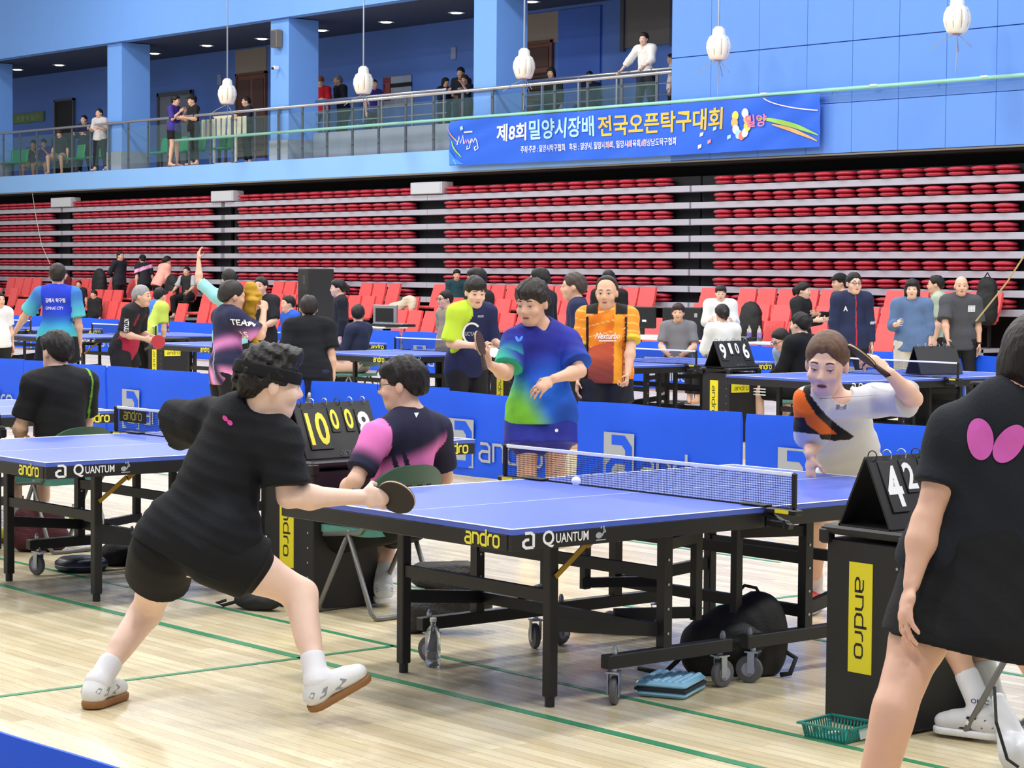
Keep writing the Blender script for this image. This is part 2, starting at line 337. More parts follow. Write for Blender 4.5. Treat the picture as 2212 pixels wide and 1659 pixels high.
for yy in (21.0, 18.4, 16.03): MB().box((22.88, yy, 5.0), (.09, .14, .03)).build('clip', WHITE, gr)
# ------------------------------------------------------------------ the banner
def banner():
    y0, y1, zt, zb = 30.15, 19.62, 4.93, 3.985; n, k = 120, 12; me = MB(); vs = []
    f = lambda u, v: .03*math.sin(u*9+v*3)*(1-v)+.02*math.sin(u*23+v*5)+.05*math.exp(-u*9)*math.sin(8*v+u*20)+.03*math.exp(-(1-u)*9)*math.sin(7*v+u*30)
    X = lambda u, v: 22.86-.0-abs(f(u, v))*.8
    Z = lambda u, v: zt+(zb-zt)*v-.02*v*math.sin(u*math.pi)
    for i in range(n+1):
        for j in range(k+1): vs.append((X(i/n, j/k), y0+(y1-y0)*i/n, Z(i/n, j/k)))
    me.add(vs, [(i*(k+1)+j, (i+1)*(k+1)+j, (i+1)*(k+1)+j+1, i*(k+1)+j+1) for i in range(n) for j in range(k)])
    b = me.build('banner', mat('banner_blue', rgb(36, 100, 226), .55, noise=.04, scale=1.2), smooth=True, label='long blue tournament banner with Korean lettering hung below the gallery', cat='banner')
    W_, H_ = y0-y1, zt-zb
    def lay(m2, u, v, wu, hv, m, name, off=.016, slope=0):           # u,v lower-left in metres from the banner's top-left, v downward
        vs = []
        for p in m2[0]:
            a = (u+p[0]*wu)/W_; c = (v-p[1]*hv)/H_; vs.append((X(a, c)-off, y0-a*W_, Z(a, c)))
        o = bpy.data.objects.new(name, None); me = MB().add(vs, m2[1]); return me.build(name, m, b)
    GOLD = mat('print_gold', rgb(250, 196, 72), .5); SKY = mat('print_sky', rgb(176, 226, 246), .5)
    lay(txt('제8회', .022), 1.57, .5, .96, .36, WHT, 'lettering'); lay(txt('밀양시장배', .022), 2.62, .5, 1.98, .40, SKY, 'lettering')
    lay(txt('전국오픈탁구대회', .022), 4.72, .52, 3.42, .40, GOLD, 'lettering')
    lay(txt('주최·주관 : 밀양시탁구협회   후원 : 밀양시, 밀양시의회, 밀양시체육회, 경상남도탁구협회', .012), 2.35, .76, 4.55, .15, WHT, 'lettering')
    for uu in (5.02, 5.6, 6.0): lay(ell2(0, 0, 1, 1), uu, .69, .055, .055, mat('print_roundel', rgb(200, 150, 190), .5), 'emblem', .017)
    M_ = stroke([(0, .35), (.1, .95), (.18, .45), (.3, 1), (.36, .4)], .05); M2 = stroke([(.4, .4), (.46, .7), (.5, .42), (.58, .72), (.64, .42), (.74, .7), (.66, .1), (.5, 0), (.55, .25)], .045)
    M3 = stroke([(.74, .45), (.8, .72), (.88, .45), (.96, .75), (1.05, .6), (1.1, .05), (.95, -.1), (.9, .12), (1.02, .2)], .045)
    lay(join2(M_, M2, M3), .28, .62, .62, .3, WHT, 'lettering'); lay(stroke([(0, 0), (1, .02)], .1), .52, .26, .26, .3, WHT, 'emblem', .018)
    lay(stroke([(.4, .42), (.46, .7), (.5, .44), (.58, .7)], .05), .28, .62, .62, .3, mat('print_pink', rgb(236, 150, 190), .5), 'emblem', .019)
    lay(([(0, 0), (1, .25), (.8, 1), (-.1, .7)], [(0, 1, 2, 3)]), .42, .22, .09, .1, SKY, 'emblem')
    def band(p, w0, w1, m, off=.017):
        q = bez(p, 14); st_ = []; n_ = len(q); vs = []
        for i in range(n_):
            w_ = (w0+(w1-w0)*math.sin(math.pi*min(1, i/(n_-1)*1.0)))*.5
            vs += [(q[i][0], q[i][1]-w_), (q[i][0], q[i][1]+w_)]
        v2 = ([(x, -y) for x, y in vs], [(2*i, 2*i+1, 2*i+3, 2*i+2) for i in range(n_-1)])
        lay(v2, 0, 0, 1, 1, m, 'emblem', off)
    ORG = mat('print_orange', rgb(240, 176, 110), .5); LIM = mat('print_lime', rgb(150, 206, 90), .5); CY = mat('print_azure', rgb(60, 140, 240), .5)
    band([(.0, .12), (.1, .38), (.3, .46)], .01, .05, ORG); band([(.02, .32), (.14, .62), (.42, .78)], .01, .07, LIM)
    lay(([(0.01, -.62), (.2, -.8), (.5, -.93), (.02, -.93)], [(0, 3, 2, 1)]), 0, 0, 1, 1, CY, 'emblem', .015); band([(.0, .74), (.16, .8), (.24, .93)], .012, .012, WHT)
    band([(9.0, .36), (9.8, .46), (W_-.03, .74)], .02, .09, LIM); band([(9.4, .5), (9.9, .6), (W_-.05, .84)], .02, .07, ORG); band([(9.2, .02), (9.5, .2), (W_-.05, .3)], .02, .02, WHT)
    cols = [rgb(250, 220, 90), rgb(250, 190, 120), rgb(240, 240, 250), rgb(170, 220, 250), rgb(240, 120, 110), rgb(250, 250, 250)]
    for i in range(9):
        a = 2.6+i*.55; lay(ell2(0, 0, 1, 1), 8.62+.2*math.cos(a)*.8, .42-.24*math.sin(a)*1.0, .085, .085, mat('petal_%d' % (i % 6), cols[i % 6], .5), 'petal', .017+i*.001)
    lay(txt('밀양', .02), 8.75, .52, .5, .22, mat('print_rose', rgb(236, 130, 170), .5), 'lettering', .03)
    for i, (uu, vv) in enumerate(((7.9, .55), (7.55, .64), (7.75, .78), (8.25, .72), (7.5, .86))):
        lay(([(0, 0), (.9, .3), (1, 1), (.1, .8)], [(0, 1, 2, 3)]), uu, vv, .1, .09, (SKY, WHT, mat('print_pink', rgb(236, 150, 190), .5))[i % 3], 'emblem')
banner()
# ------------------------------------------------------------------ lanterns
def lantern_mesh():
    body = []; prof = [(.0, 0), (.14, 0), (.165, .03), (.2, .12), (.225, .22), (.215, .32), (.17, .42), (.12, .45), (.11, .55), (.06, .6), (0, .6)]
    n = 48; vs = []
    for r, z in prof:
        for j in range(n):
            a = 2*math.pi*j/n; k = 1-.10*(max(0, math.cos(a*9))**6 if .06 < z < .43 else 0); vs.append((max(r, .001)*k*math.cos(a), max(r, .001)*k*math.sin(a), z))
    return MB().add(vs, [(i*n+j, i*n+(j+1) % n, (i+1)*n+(j+1) % n, (i+1)*n+j) for i in range(len(prof)-1) for j in range(n)]).mesh('shade', mat('lantern_cream', rgb(240, 238, 228), .5), True)
lm = lantern_mesh(); ribm = mat('lantern_slot', rgb(190, 160, 130), .6)
slot = MB()
for j in range(9):
    a = 2*math.pi*(j)/9; d = V((math.cos(a), math.sin(a), 0))
    slot.tube([d*.172+V((0, 0, .08)), d*.2+V((0, 0, .16)), d*.206+V((0, 0, .25)), d*.184+V((0, 0, .37))], .008, 5)
slot = slot.mesh('slot', ribm)
for i, (x, y) in enumerate([(491, 225), (785, 203), (1132, 170), (1552, 130), (2067, 73)]):
    p = atx(x, y, 22.0); lb = ['hanging in front of the grey gallery door', 'hanging in front of the leaning spectators', 'hanging in front of the brown louvred door', 'hanging above the middle of the banner', 'hanging over the bare blue wall right of the banner'][i]
    t = empty('lantern', p, label='white ribbed pendant lantern '+lb, cat='lamp', group='pendant lanterns')
    inst('shade', lm, t); inst('slot', slot, t)
    MB().tube([(0, 0, .6), (0, 0, 6.2)], .018, 6).build('stem', STEEL, t); MB().lathe([(.05, -.02), (.09, 0)], (0, 0, 0), 12).build('cap', STEEL, t)
    for a in (.6, 2.4, 4.4):
        MB().tube([(0, 0, 0), (.25*math.cos(a), .25*math.sin(a), -.13), (.42*math.cos(a), .42*math.sin(a), -.25)], .007, 5).build('arm', STEEL, t)
    MB().tube([(0, 0, 0), (.01, 0, -.3), (0, .01, -.62)], .008, 5).build('chain', STEEL, t)
MB().tube([atx(70, 418, 22.99), atx(78, 470, 22.4), atx(90, 530, 22.2), atx(108, 570, 22)], .009, 5).build('cable', mat('wire_pale', rgb(200, 196, 180), .6), label='thin pale cable dangling from the gallery edge over the empty seats', cat='cable')
MB().tube([atd(2230, 525, 20), atd(2175, 610, 20.3), atd(2108, 694, 20.6)], .008, 5).build('rope', mat('rope_straw', rgb(196, 176, 120), .7), label='thin straw-coloured cord stretched beside the bald man', cat='rope')
# ------------------------------------------------------------------ telescopic seating
def seatmesh():
    b = MB(); 
    for c, sc in (((-.03, 0, .125), (.2, .225, .045)), ((.0, 0, .05), (.2, .215, .045))): b.ball(c, 1, 12, sc)
    return b.mesh('folded_seat', REDS, True)
SM = seatmesh()
zr = [3.33, 3.015, 2.70, 2.385, 2.07, 1.745, 1.43, 1.115]
secs = [(60.0, 48.05), (46.835, 39.95), (38.69, 31.69), (30.59, 23.60), (22.46, 15.47), (14.3, 7.3)]
names = ['at the far end, partly cut by the frame edge', 'second from the far end', 'in the middle, behind the tall black loudspeaker', 'under the left half of the banner', 'under the right end of the banner', 'beyond the picture on the banner side']
for k, (y0, y1) in enumerate(secs):
    t = empty('seating_block', (WX+.3, (y0+y1)/2, 0), label='retracted block of folded red seats '+names[k], cat='seating', group='retracted seating blocks')
    a0 = y0+.545 if k else y0+3; a1 = y1-.545 if k < 5 else y1
    for i, z in enumerate(zr):
        X = WX+.02*(len(zr)-i)/8
        part('deck_edge', MB().box((X+.15, (a0+a1)/2, z), (.3, a0-a1, .118), bev=.006), GREYL, t)
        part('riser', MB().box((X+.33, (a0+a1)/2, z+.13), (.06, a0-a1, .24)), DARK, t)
        if k == 5: continue
        n = 14 if k else 24
        for j in range(n):
            yy = y0-(y0-y1)*(j+.5)/n
            if k == 0 and yy > 54: continue
            q = inst('folded_seat', SM, t); q.location = V((X+.12, yy, z+.06))-t.location
    if 0 < k < 4:                                                     # pale locker box at the head of each aisle
        pass
for k, (x0, y0, x1, y1) in enumerate(((110, 433, 153, 460), (456, 420, 504, 446), (887, 404, 955, 437))):
    a, b = atx(x0, y0, WX-.02), atx(x1, y1, WX-.02)
    o = MB().box((WX+.13, (a.y+b.y)/2, 3.535), (.32, a.y-b.y, .26), bev=.01).build('aisle_box', mat('box_pale', rgb(186, 190, 200), .5), label='pale grey box over the aisle '+['nearest the far end of the seats', 'left of the middle seating block', 'right of the middle seating block'][k], cat='box', group='aisle boxes')
    MB().box((WX-.035, (a.y+b.y)/2, 3.53), (.01, (a.y-b.y)*.9, .22)).build('door', mat('box_pale2', rgb(196, 200, 208), .5), o)
# pulled-out rows of upright red chairs in front of the seating
def chairmesh():
    b = MB(); prof = []
    n = 6
    for sgn, th in ((0, .05),):
        for i in range(n):
            z0, z1 = i/n*.46, (i+1)/n*.46
            b.box((.09+.13*(z0/.46)+.01, 0, .06+(z0+z1)/2), (.05, .44-.03*abs(i-2.5)/2.5, .46/n+.012), rot=M4.Rotation(.22, 3, 'Y'))
    b.box((-.12, 0, .03), (.4, .44, .06), bev=.02)
    return b.mesh('chair_shell', REDC, 50)
CMh = chairmesh(); leg = MB().box((0, .12, -.2), (.05, .04, .36)).box((0, -.12, -.2), (.05, .04, .36)).box((0.02, 0, -.03), (.3, .06, .04)).mesh('bracket', BLKM)
gaps = {0: lambda j: j % 7 == 5, 1: lambda j: j % 6 == 4, 2: lambda j: j % 5 == 3}
loc = ['far end', 'second block', 'middle block', 'block under the banner', 'block right of the banner', 'last block']
ORD = 'first second third fourth fifth sixth seventh eighth ninth tenth eleventh twelfth thirteenth fourteenth fifteenth sixteenth seventeenth eighteenth nineteenth twentieth twenty-first twenty-second twenty-third twenty-fourth'.split()
nc = 0
for k, (y0, y1) in enumerate(secs[:5]):
    n = 14 if k else 24
    for r, (X, zs) in enumerate(((22.55, .93), (21.85, .66), (21.15, .39))):
        dk = MB().box((X, (y0+y1)/2, zs-.42), (.72, y0-y1, .06)).box((X-.335, (y0+y1)/2, (zs-.39)/2), (.05, y0-y1, zs-.4)).build('seat_deck', GREYL, label='grey stepped deck of the %s, %s step' % (loc[k], ('top', 'second', 'lowest')[r]), cat='deck', group='pulled-out decks')
        for j in range(n):
            if gaps[r](j+k): continue
            yy = y0-(y0-y1)*(j+.5)/n
            if yy > 53: continue
            if any(abs(yy-atx(px_, 600, X).y) < .34 and r == rw for px_, rw in ((258, 0), (312, 0), (346, 0))): continue
            t = empty('red_chair', (X, yy, zs), label='red tip-up chair, %s from the left, %s step, %s' % (ORD[j], ('top', 'second', 'lowest')[r], loc[k]), cat='chair', group='red chairs, %s step, %s' % (('top', 'second', 'lowest')[r], loc[k]))
            q = inst('shell', CMh, t); q.rotation_euler = (0, rnd.uniform(-.04, .04), rnd.uniform(-.02, .02)); inst('bracket', leg, t); nc += 1
# ------------------------------------------------------------------ table-tennis tables
def bar(parent, name, a, b, w, h=None, m=None):
    return MB().beam(a, b, w, h).build(name, m or BLKM, parent)
_cw = MB().lathe([(.012, -.014), (.04, -.016), (.055, -.012), (.058, -.006), (.058, .006), (.055, .012), (.04, .016), (.012, .014)], (0, 0, 0), 20, (0, 1, 0)).mesh('wheel', RUB, 40)
_ch = MB().lathe([(.03, -.017), (.03, .017)], (0, 0, 0), 14, (0, 1, 0)).mesh('hub', mat('hub_pale', rgb(150, 150, 170), .5))
_cf = MB().box((-.012, .023, .03), (.03, .004, .09)).box((-.012, -.023, .03), (.03, .004, .09)).box((-.015, 0, .075), (.06, .055, .006)).lathe([(.012, .078), (.012, .1)], (-.015, 0, 0), 8).mesh('fork', GALV)
_cb = MB().lathe([(.012, .0), (.012, .02), (.006, .035)], (0, 0, 0), 8).mesh('bolt', GALV)
def caster(parent, x, y, rz):
    c = inst('caster', _cf, parent, (x, y, .058), rz); inst('wheel', _cw, c); inst('hub', _ch, c)
    return c
_mark = join2(ell2(.35, .35, .28, .2), stroke([(.1, .05), (.95, .05)], .07), stroke([(.6, .3), (.8, .6), (.75, .95)], .12), ell2(.85, .62, .09, .14, .4), ell2(.55, .85, .07, .09))
def table(loc, rz, label, netpatch=False, letters=True):
    t = empty('table_tennis_table', loc, rz, label, 'table', 'table tennis tables')
    for s in (-1, 1):
        top = MB().box((s*.6855, 0, .749), (1.365, 1.521, .022), bev=.002).build('tabletop', TBL, t)
        e = MB()
        for yy in (-.7525, .7525): e.box((s*.6855, yy, .7605), (1.365, .018, .0012))
        e.box((s*1.36, 0, .7605), (.018, 1.487, .0012)); e.box((s*.6755, 0, .7604), (1.345, .004, .001)); e.build('white_line', WHT, top, kind='stuff')
        a = MB()
        for yy in (-.748, .748): a.box((s*.6855, yy, .7075), (1.36, .024, .062), bev=.003)
        for xx in (.012, 1.357): a.box((s*xx, 0, .7075), (.024, 1.47, .062), bev=.003)
        a.build('apron', BLKM, t, kind='stuff')
        for yy in (-.477, .477):
            l = MB().box((s*.925, yy, .36), (.046, .046, .64), bev=.004).build('leg', BLKM, t)
            MB().lathe([(.02, 0), (.02, .05)], (s*.925, yy, 0), 10).build('foot', RUB if False else BLKP, l)
            bar(t, 'rail', (s*.925, yy, .33), (s*.42, yy*1.2, .27), .032, .055)
        bar(t, 'cross_bar', (s*.925, -.46, .44), (s*.925, .46, .44), .03, .05)
        for yy in (-.6, .6):
            w_ = MB().box((s*.395, yy, .175), (.70, .05, .055), bev=.003).build('wheel_beam', BLKM, t)
            for xx in (.08, .69):
                caster(t, s*xx, yy, (0.5 if s < 0 else 2.6)+xx+yy); inst('bolt', _cb, w_, (s*xx, yy, .2))
            u = bar(t, 'upright', (s*.42, yy, .2), (s*.42, yy, .69), .045)
            for k in range(4): MB().lathe([(.006, 0), (.006, .003)], (s*.42-.0, yy-.0225, .26+.1*k), 6, (0, -1, 0)).build('rivet', GALV, u)
            bar(t, 'rail', (s*.42, yy, .62), (s*.12, yy*.8, .62), .03, .045)
        for z in (.27, .5): bar(t, 'cross_bar', (s*.42, -.6, z), (s*.42, .6, z), .03, .05)
        bar(t, 'upright', (s*.12, -.48, .27), (s*.12, -.48, .68), .036); bar(t, 'upright', (s*.12, .48, .27), (s*.12, .48, .68), .036)
        bar(t, 'rail', (s*.42, -.3, .3), (s*.1, -.48, .3), .03, .045); bar(t, 'rail', (s*.42, .3, .3), (s*.1, .48, .3), .03, .045)
        br = MB().beam((s*.925, -.505, .52), (s*.76, -.505, .64), .006, .022).beam((s*.76, -.505, .63), (s*.68, -.505, .685), .006, .026).build('brace', BRONZE, t, label='brass-coloured folding brace')
        if letters:
            A = t
            MB().flat(xf2(ANDROB, .2, .2), (s*1.3705, s*-.5, .688), (0, s*1.0, 0), (0, 0, 1)).build('lettering', YELT, t, kind='stuff') if s > 0 else MB().flat(xf2(ANDROB, .2, .2), (-1.3705, -.49, .688), (0, -1, 0), (0, 0, 1)).build('lettering', YELT, t, kind='stuff')
    if letters:
        O = (-1.37, -.7612, .684); X = (1, 0, 0); Y = (0, 0, 1)
        MB().flat(xf2(ALOGO, .05, .055, .06, .003), O, X, Y).build('logo', WHT, t, kind='stuff')
        MB().flat(join2(xf2(txt('Q', .02), .058, .066, .155, -.004), xf2(txt('UANTUM', .015), .165, .037, .222, .011)), O, X, Y).build('lettering', WHT, t, kind='stuff')
        MB().flat(xf2(_mark, .06, .06, .42, .004), O, X, Y).build('emblem', GRYP, t, kind='stuff')
        MB().flat(xf2(ANDROB, .2, .2, 2.48, .003), O, X, Y).build('lettering', YELT, t, kind='stuff')
    # net set
    for s in (-1, 1):
        p = MB().box((0, s*.915, .838), (.024, .02, .152), bev=.006).build('net_post', BLKP, t)
        c = MB().box((0, s*.86, .752), (.05, .17, .022), bev=.005).box((0, s*.83, .7), (.045, .1, .03), bev=.006).beam((0, s*.9, .69), (0, s*.76, .735), .03, .02).box((0, s*.7, .768), (.05, .15, .008), bev=.003).build('clamp', BLKP, p)
        MB().box((-.026, s*.87, .752), (.002, .075, .015)).build('clamp_sticker', YEL, p)
    n = MB()
    for i in range(193):
        yy = -.905+1.81*i/192; n.add([(0, yy-.0011, .763), (0, yy+.0011, .763), (0, yy+.0011, .902), (0, yy-.0011, .902)], [(0, 1, 2, 3)])
    for j in range(14):
        z = .766+.0098*j; n.add([(0, -.905, z-.0011), (0, .905, z-.0011), (0, .905, z+.0011), (0, -.905, z+.0011)], [(0, 1, 2, 3)])
    net = n.build('net', mat('net_cord', rgb(22, 28, 60), .8), t, kind='stuff')
    MB().box((0, 0, .905), (.006, 1.81, .016), bev=.002).build('tape', WHT, net); MB().box((0, 0, .762), (.004, 1.81, .006)).build('bottom_cord', INK, net)
    if netpatch:
        q = MB().box((-.002, .72, .86), (.002, .3, .07)).build('net_patch', INK, net)
        MB().flat(xf2(ANDRO, .2, .2), (-.0045, .82, .84), (0, -1, 0), (0, 0, 1)).build('net_lettering', mat('print_dull_yellow', rgb(160, 150, 60), .6), net, kind='stuff')
    return t
T0 = table((0, 0, 0), 0, 'blue table tennis table in play, with the white ball over it')
T1 = copy_tree(T0); T1.location = (-.03, 3.54, 0); T1.rotation_euler.z = .0035; T1['label'] = 'blue table tennis table behind the lunging player in black'
for o in list(T1.children):
    if o.name.startswith('net') and o.get('kind') == 'stuff':
        MB().box((-.002, .72, .86), (.002, .3, .07)).build('net_patch', INK, o)
        MB().flat(xf2(ANDRO, .2, .2), (-.0045, .82, .84), (0, -1, 0), (0, 0, 1)).build('net_lettering', mat('print_dull_yellow', rgb(160, 150, 60), .6), o, kind='stuff')
for x, y, l in ((-.4, 6.95, 'blue table tennis table at the end of the near row behind the seated umpire'), (9.82, 7.0, 'blue table tennis table behind the player in grey, in the far row'), (9.82, 10.45, 'blue table tennis table behind the man in orange, in the far row'),
                (9.82, 13.87, 'blue table tennis table behind the umpire with glasses, in the far row'), (9.75, 17.45, 'blue table tennis table behind the man holding a towel, in the far row'), (9.87, 21.45, 'blue table tennis table behind the player in the blue to mint shirt'), (9.87, 25.2, 'blue table tennis table cut by the frame edge, in the far row')):
    c = copy_tree(T0); c.location = (x, y, 0); c['label'] = l
# ------------------------------------------------------------------ barriers
def barrier_mesh(w, seed):
    r = random.Random(seed); n, k = 26, 10; b = MB(); ph = [r.uniform(0, 6) for _ in range(4)]
    def P(u, v, s):
        wr = .006*math.sin(u*7+ph[0]+v*4)+.004*math.sin(u*19+ph[1]-v*6)*(1-v)+.012*math.exp(-((u-.5-.3*math.sin(ph[2]))/.08)**2)*(v-.3)
        return (s*.014+wr, w*(u-.5), .03+.69*v+.004*math.sin(u*9+ph[3])*v)
    N = (n+1)*(k+1)
    for s in (-1, 1):
        b.v += [V(P(i/n, j/k, s*(1-.7*(j in (0, k))))) for i in range(n+1) for j in range(k+1)]
    I = lambda s, i, j: s*N+i*(k+1)+j
    for i in range(n):
        for j in range(k): b.f += [(I(0, i, j), I(0, i, j+1), I(0, i+1, j+1), I(0, i+1, j)), (I(1, i, j), I(1, i+1, j), I(1, i+1, j+1), I(1, i, j+1))]
        for j in (0, k): b.f.append((I(0, i, j), I(0, i+1, j), I(1, i+1, j), I(1, i, j)) if j == 0 else (I(0, i, j), I(1, i, j), I(1, i+1, j), I(0, i+1, j)))
    for j in range(k):
        b.f += [(I(0, 0, j), I(1, 0, j), I(1, 0, j+1), I(0, 0, j+1)), (I(0, n, j), I(0, n, j+1), I(1, n, j+1), I(1, n, j))]
    return b.mesh('cover', BARB, 60)
BM = [barrier_mesh(1.76, i) for i in range(3)]
sq = ([(0, 0), (1, 0), (1, 1), (0, 1)], [(0, 1, 2, 3)])
_lg = MB().flat(xf2(sq, .34, .40), (-.03, .55, .1), (0, -1, 0), (0, 0, 1)).mesh('logo_square', GRYP)
_la = MB().flat(join2(stroke([(.09, .33), (.22, .33), (.28, .27), (.28, .0)], .075), stroke([(.28, .18), (.12, .18), (.06, .12), (.06, .05), (.11, .012), (.28, .012)], .06)), (-.032, .55, .115), (0, -1, 0), (0, 0, 1)).mesh('logo_letter', BARB)
_lt = MB().flat(xf2(ANDRO, .78, .70), (-.03, .13, .17), (0, -1, 0), (0, 0, 1)).mesh('lettering', GRYP)
_fr = MB().tube([(.03, -.84, .04), (.03, -.84, .69), (.03, .84, .69), (.03, .84, .04)], .01, 6).beam((-.12, -.84, .012), (.2, -.84, .012), .025).beam((-.12, .84, .012), (.2, .84, .012), .025).mesh('frame', BLKM)
BAR0 = None
def barrier(x, y, rz, label, group, i=0):
    t = empty('barrier', (x, y, 0), rz, label, 'barrier', group)
    inst('cover', BM[i % 3], t); inst('frame', _fr, t); inst('logo_square', _lg, t); inst('logo_letter', _la, t); inst('lettering', _lt, t, kind='stuff')
    return t
nearl = ['beyond the frame edge', 'behind the seated umpire in black', 'right of the dark gap, behind the net of the second table', 'in front of the man with the towel', 'behind the flip board reading 10 0 0', 'left of the man in the blue and green shirt', 'behind the net of the table in play', 'behind the player in grey', 'behind the woman with the pink print']
for i, y0 in enumerate((16.72, 14.93, 13.13, 11.37, 9.58, 7.78, 5.85, 4.03, 2.2)):
    barrier(4.87+(.18 if i == 4 else 0), y0-.88, (.12 if i == 4 else 0), 'blue fabric barrier '+nearl[i], 'near barriers', i)
for i in range(17):
    y0 = 39.3-1.86*i
    barrier(15.85, y0-.88, 0, 'blue far-line barrier %s' % (['beyond the frame edge', 'at the far end, past the frame edge', 'near the far end behind the blue and mint shirt', 'left of the grey-haired player', 'behind the grey-haired player', 'behind the seated boy', 'behind the man with the towel', 'below the woman in black at the loudspeaker', 'right of the tall loudspeaker', 'below the laptop table', 'behind the umpire in yellow and navy', 'behind the man in blue and green', 'behind the man in orange', 'below the computers', 'left of the umpire in the black jacket', 'below the man in the navy jacket', 'below the bald man'][i]), 'far barriers', i)
for i, y0 in enumerate((-1.45, -3.25, -5.05)):
    barrier(-4.43, y0-.88, 0, ['blue fabric barrier nearest the viewer, in the bottom corner', 'blue fabric barrier out of view below the bottom corner', 'blue fabric barrier out of view below the frame'][i], 'foreground barriers', i)
# ------------------------------------------------------------------ umpires' stands and flip boards
def stand(x, y, rz, label, grp='umpire stands'):
    t = empty('score_stand', (x, y, 0), rz, label, 'stand', grp)              # near face -X, andro sticker
    MB().box((0, 0, .36), (.42, .39, .7), bev=.006).build('cabinet', BLKM, t)
    MB().box((0, 0, .745), (.46, .43, .035), bev=.01).build('top', BLKP, t)
    for sx in (-1, 1):
        for sy in (-1, 1): MB().box((sx*.21, sy*.195, .72), (.05, .05, .06), bev=.008).build('corner', BLKP, t)
    r = MB(); [r.lathe([(.006, 0), (.006, .003)], (-.21, -.155, .1+.075*k), 6, (-1, 0, 0)) for k in range(8)]; r.build('rivets', GALV, t, kind='stuff')
    s = MB().box((-.2115, .02, .42), (.003, .115, .42)).build('sticker', YEL, t, label='yellow sticker with dark lettering')
    MB().flat(xf2(ANDRO, .3, .19), (-.2135, .045, .57), (0, 0, -1), (0, -1, 0)).build('lettering', INK, s, kind='stuff')
    s = MB().box((-.05, -.1965, .56), (.26, .003, .1)).build('sticker', YEL, t)
    MB().flat(xf2(ANDRO, .2, .15), (-.135, -.1985, .535), (1, 0, 0), (0, 0, 1)).build('lettering', INK, s, kind='stuff')
    return t
def flip(x, y, z, rz, digits, label, W_=.52, H_=.27, cols=None, brand=True):
    t = empty('flip_scoreboard', (x, y, z), rz, label, 'scoreboard', 'flip scoreboards')
    a = .34                                                            # face leans back from its foot
    d = .13; up = V((0, d, H_)).normalized()
    body = MB()
    for s in (-1, 1): body.add([(-W_/2, s*d, 0), (W_/2, s*d, 0), (W_/2, s*.006, H_), (-W_/2, s*.006, H_), (-W_/2, s*(d-.008), 0), (W_/2, s*(d-.008), 0), (W_/2, 0, H_-.01), (-W_/2, 0, H_-.01)], [(0, 1, 2, 3), (7, 6, 5, 4), (0, 4, 5, 1), (3, 2, 6, 7), (0, 3, 7, 4), (1, 5, 6, 2)] if s < 0 else [(3, 2, 1, 0), (4, 5, 6, 7), (1, 5, 4, 0), (7, 6, 2, 3), (4, 7, 3, 0), (2, 6, 5, 1)])
    body.box((0, 0, .004), (W_, 2*d, .006)).build('easel', BLKP, t)
    L_ = math.hypot(d, H_); U = V((0, d/L_, H_/L_)); nrm = V((0, -H_/L_, d/L_)); O0 = V((-W_/2, -d, 0))
    for k, (s, u0, wd, v0, hd, m) in enumerate(digits):
        R = M4((V((1, 0, 0)), U, nrm)).transposed()
        cc = O0+V((1, 0, 0))*(u0*W_+wd*W_/2)+U*((v0+hd/2)*L_)+nrm*.006
        c = MB().box(cc, (wd*W_*1.12, hd*L_*1.25, .006), rot=R, bev=.002).build('number_card', BLKP, t)
        MB().flat(xf2(txt(s, .025), wd*W_, hd*L_), O0+V((1, 0, 0))*u0*W_+U*v0*L_+nrm*.0105, (1, 0, 0), U).build('number', m, c)
    for k in range(6):
        xx = -W_*.42+W_*.84*k/5; c = V((xx, 0, H_+.0)); pts = [c+V((0, math.cos(q)*.022, math.sin(q)*.022)) for q in np.linspace(0, 2*math.pi, 12, endpoint=False)]
        MB().tube(pts, .0025, 5, closed=True).build('ring', STEEL if k % 3 else BLKP, t)
    if brand: MB().flat(xf2(ANDRO, .13, .11), O0+V((1, 0, 0))*W_*.45+U*L_*.05+nrm*.003, (1, 0, 0), U).build('lettering', mat('print_faint', rgb(96, 98, 104), .6), t, kind='stuff')
    return t
stand(-.06, -1.53, 0, 'black umpire stand with upright yellow sticker beside the table in play')
flip(-.03, -1.53, .763, 0, [('4', .1, .17, .3, .55, WHT), ('2', .34, .12, .52, .36, WHT), ('0', .56, .12, .52, .36, WHT), ('7', .74, .17, .3, .55, WHT)], 'black flip scoreboard showing 4 and 2 beside the woman with the pink print', .5, .27)
stand(-.09, 2.27, .05, 'black umpire stand with two yellow stickers left of the seated umpire in pink and navy')
flip(-.04, 2.27, .763, .06, [('10', .1, .26, .24, .58, YELT), ('0', .42, .1, .5, .36, YELT), ('0', .61, .1, .5, .36, YELT), ('8', .77, .16, .3, .5, WHT)], 'black flip scoreboard with yellow figures 10 0 0', .5, .28)
stand(-.6, 5.4, 0, 'black umpire stand beside the seated umpire in black with a green hem'); flip(-.6, 5.4, .763, 0, [('5', .08, .17, .3, .55, WHT)], 'black flip scoreboard out of view behind the umpire in black', .5, .27)
for yy, l, dg in ((5.5, 'behind the woman with the pink print', None), (8.97, 'left of the umpire in the black jacket', [('9', .09, .16, .32, .56, WHT), ('1', .36, .08, .5, .4, WHT), ('0', .54, .1, .5, .4, WHT), ('6', .74, .16, .32, .56, WHT)]), (12.4, 'behind the umpire in yellow and navy', [('1', .1, .1, .32, .56, WHT), ('2', .3, .14, .5, .4, WHT)]), (15.95, 'right of the seated boy in the far row', None), (20.0, 'behind the player in the blue to mint shirt', None)):
    stand(9.75, yy, 0, 'black umpire stand in the far row, '+l)
    if dg: flip(9.75, yy, .763, 0, dg, 'black flip scoreboard in the far row, '+l, .5, .27, brand=True)
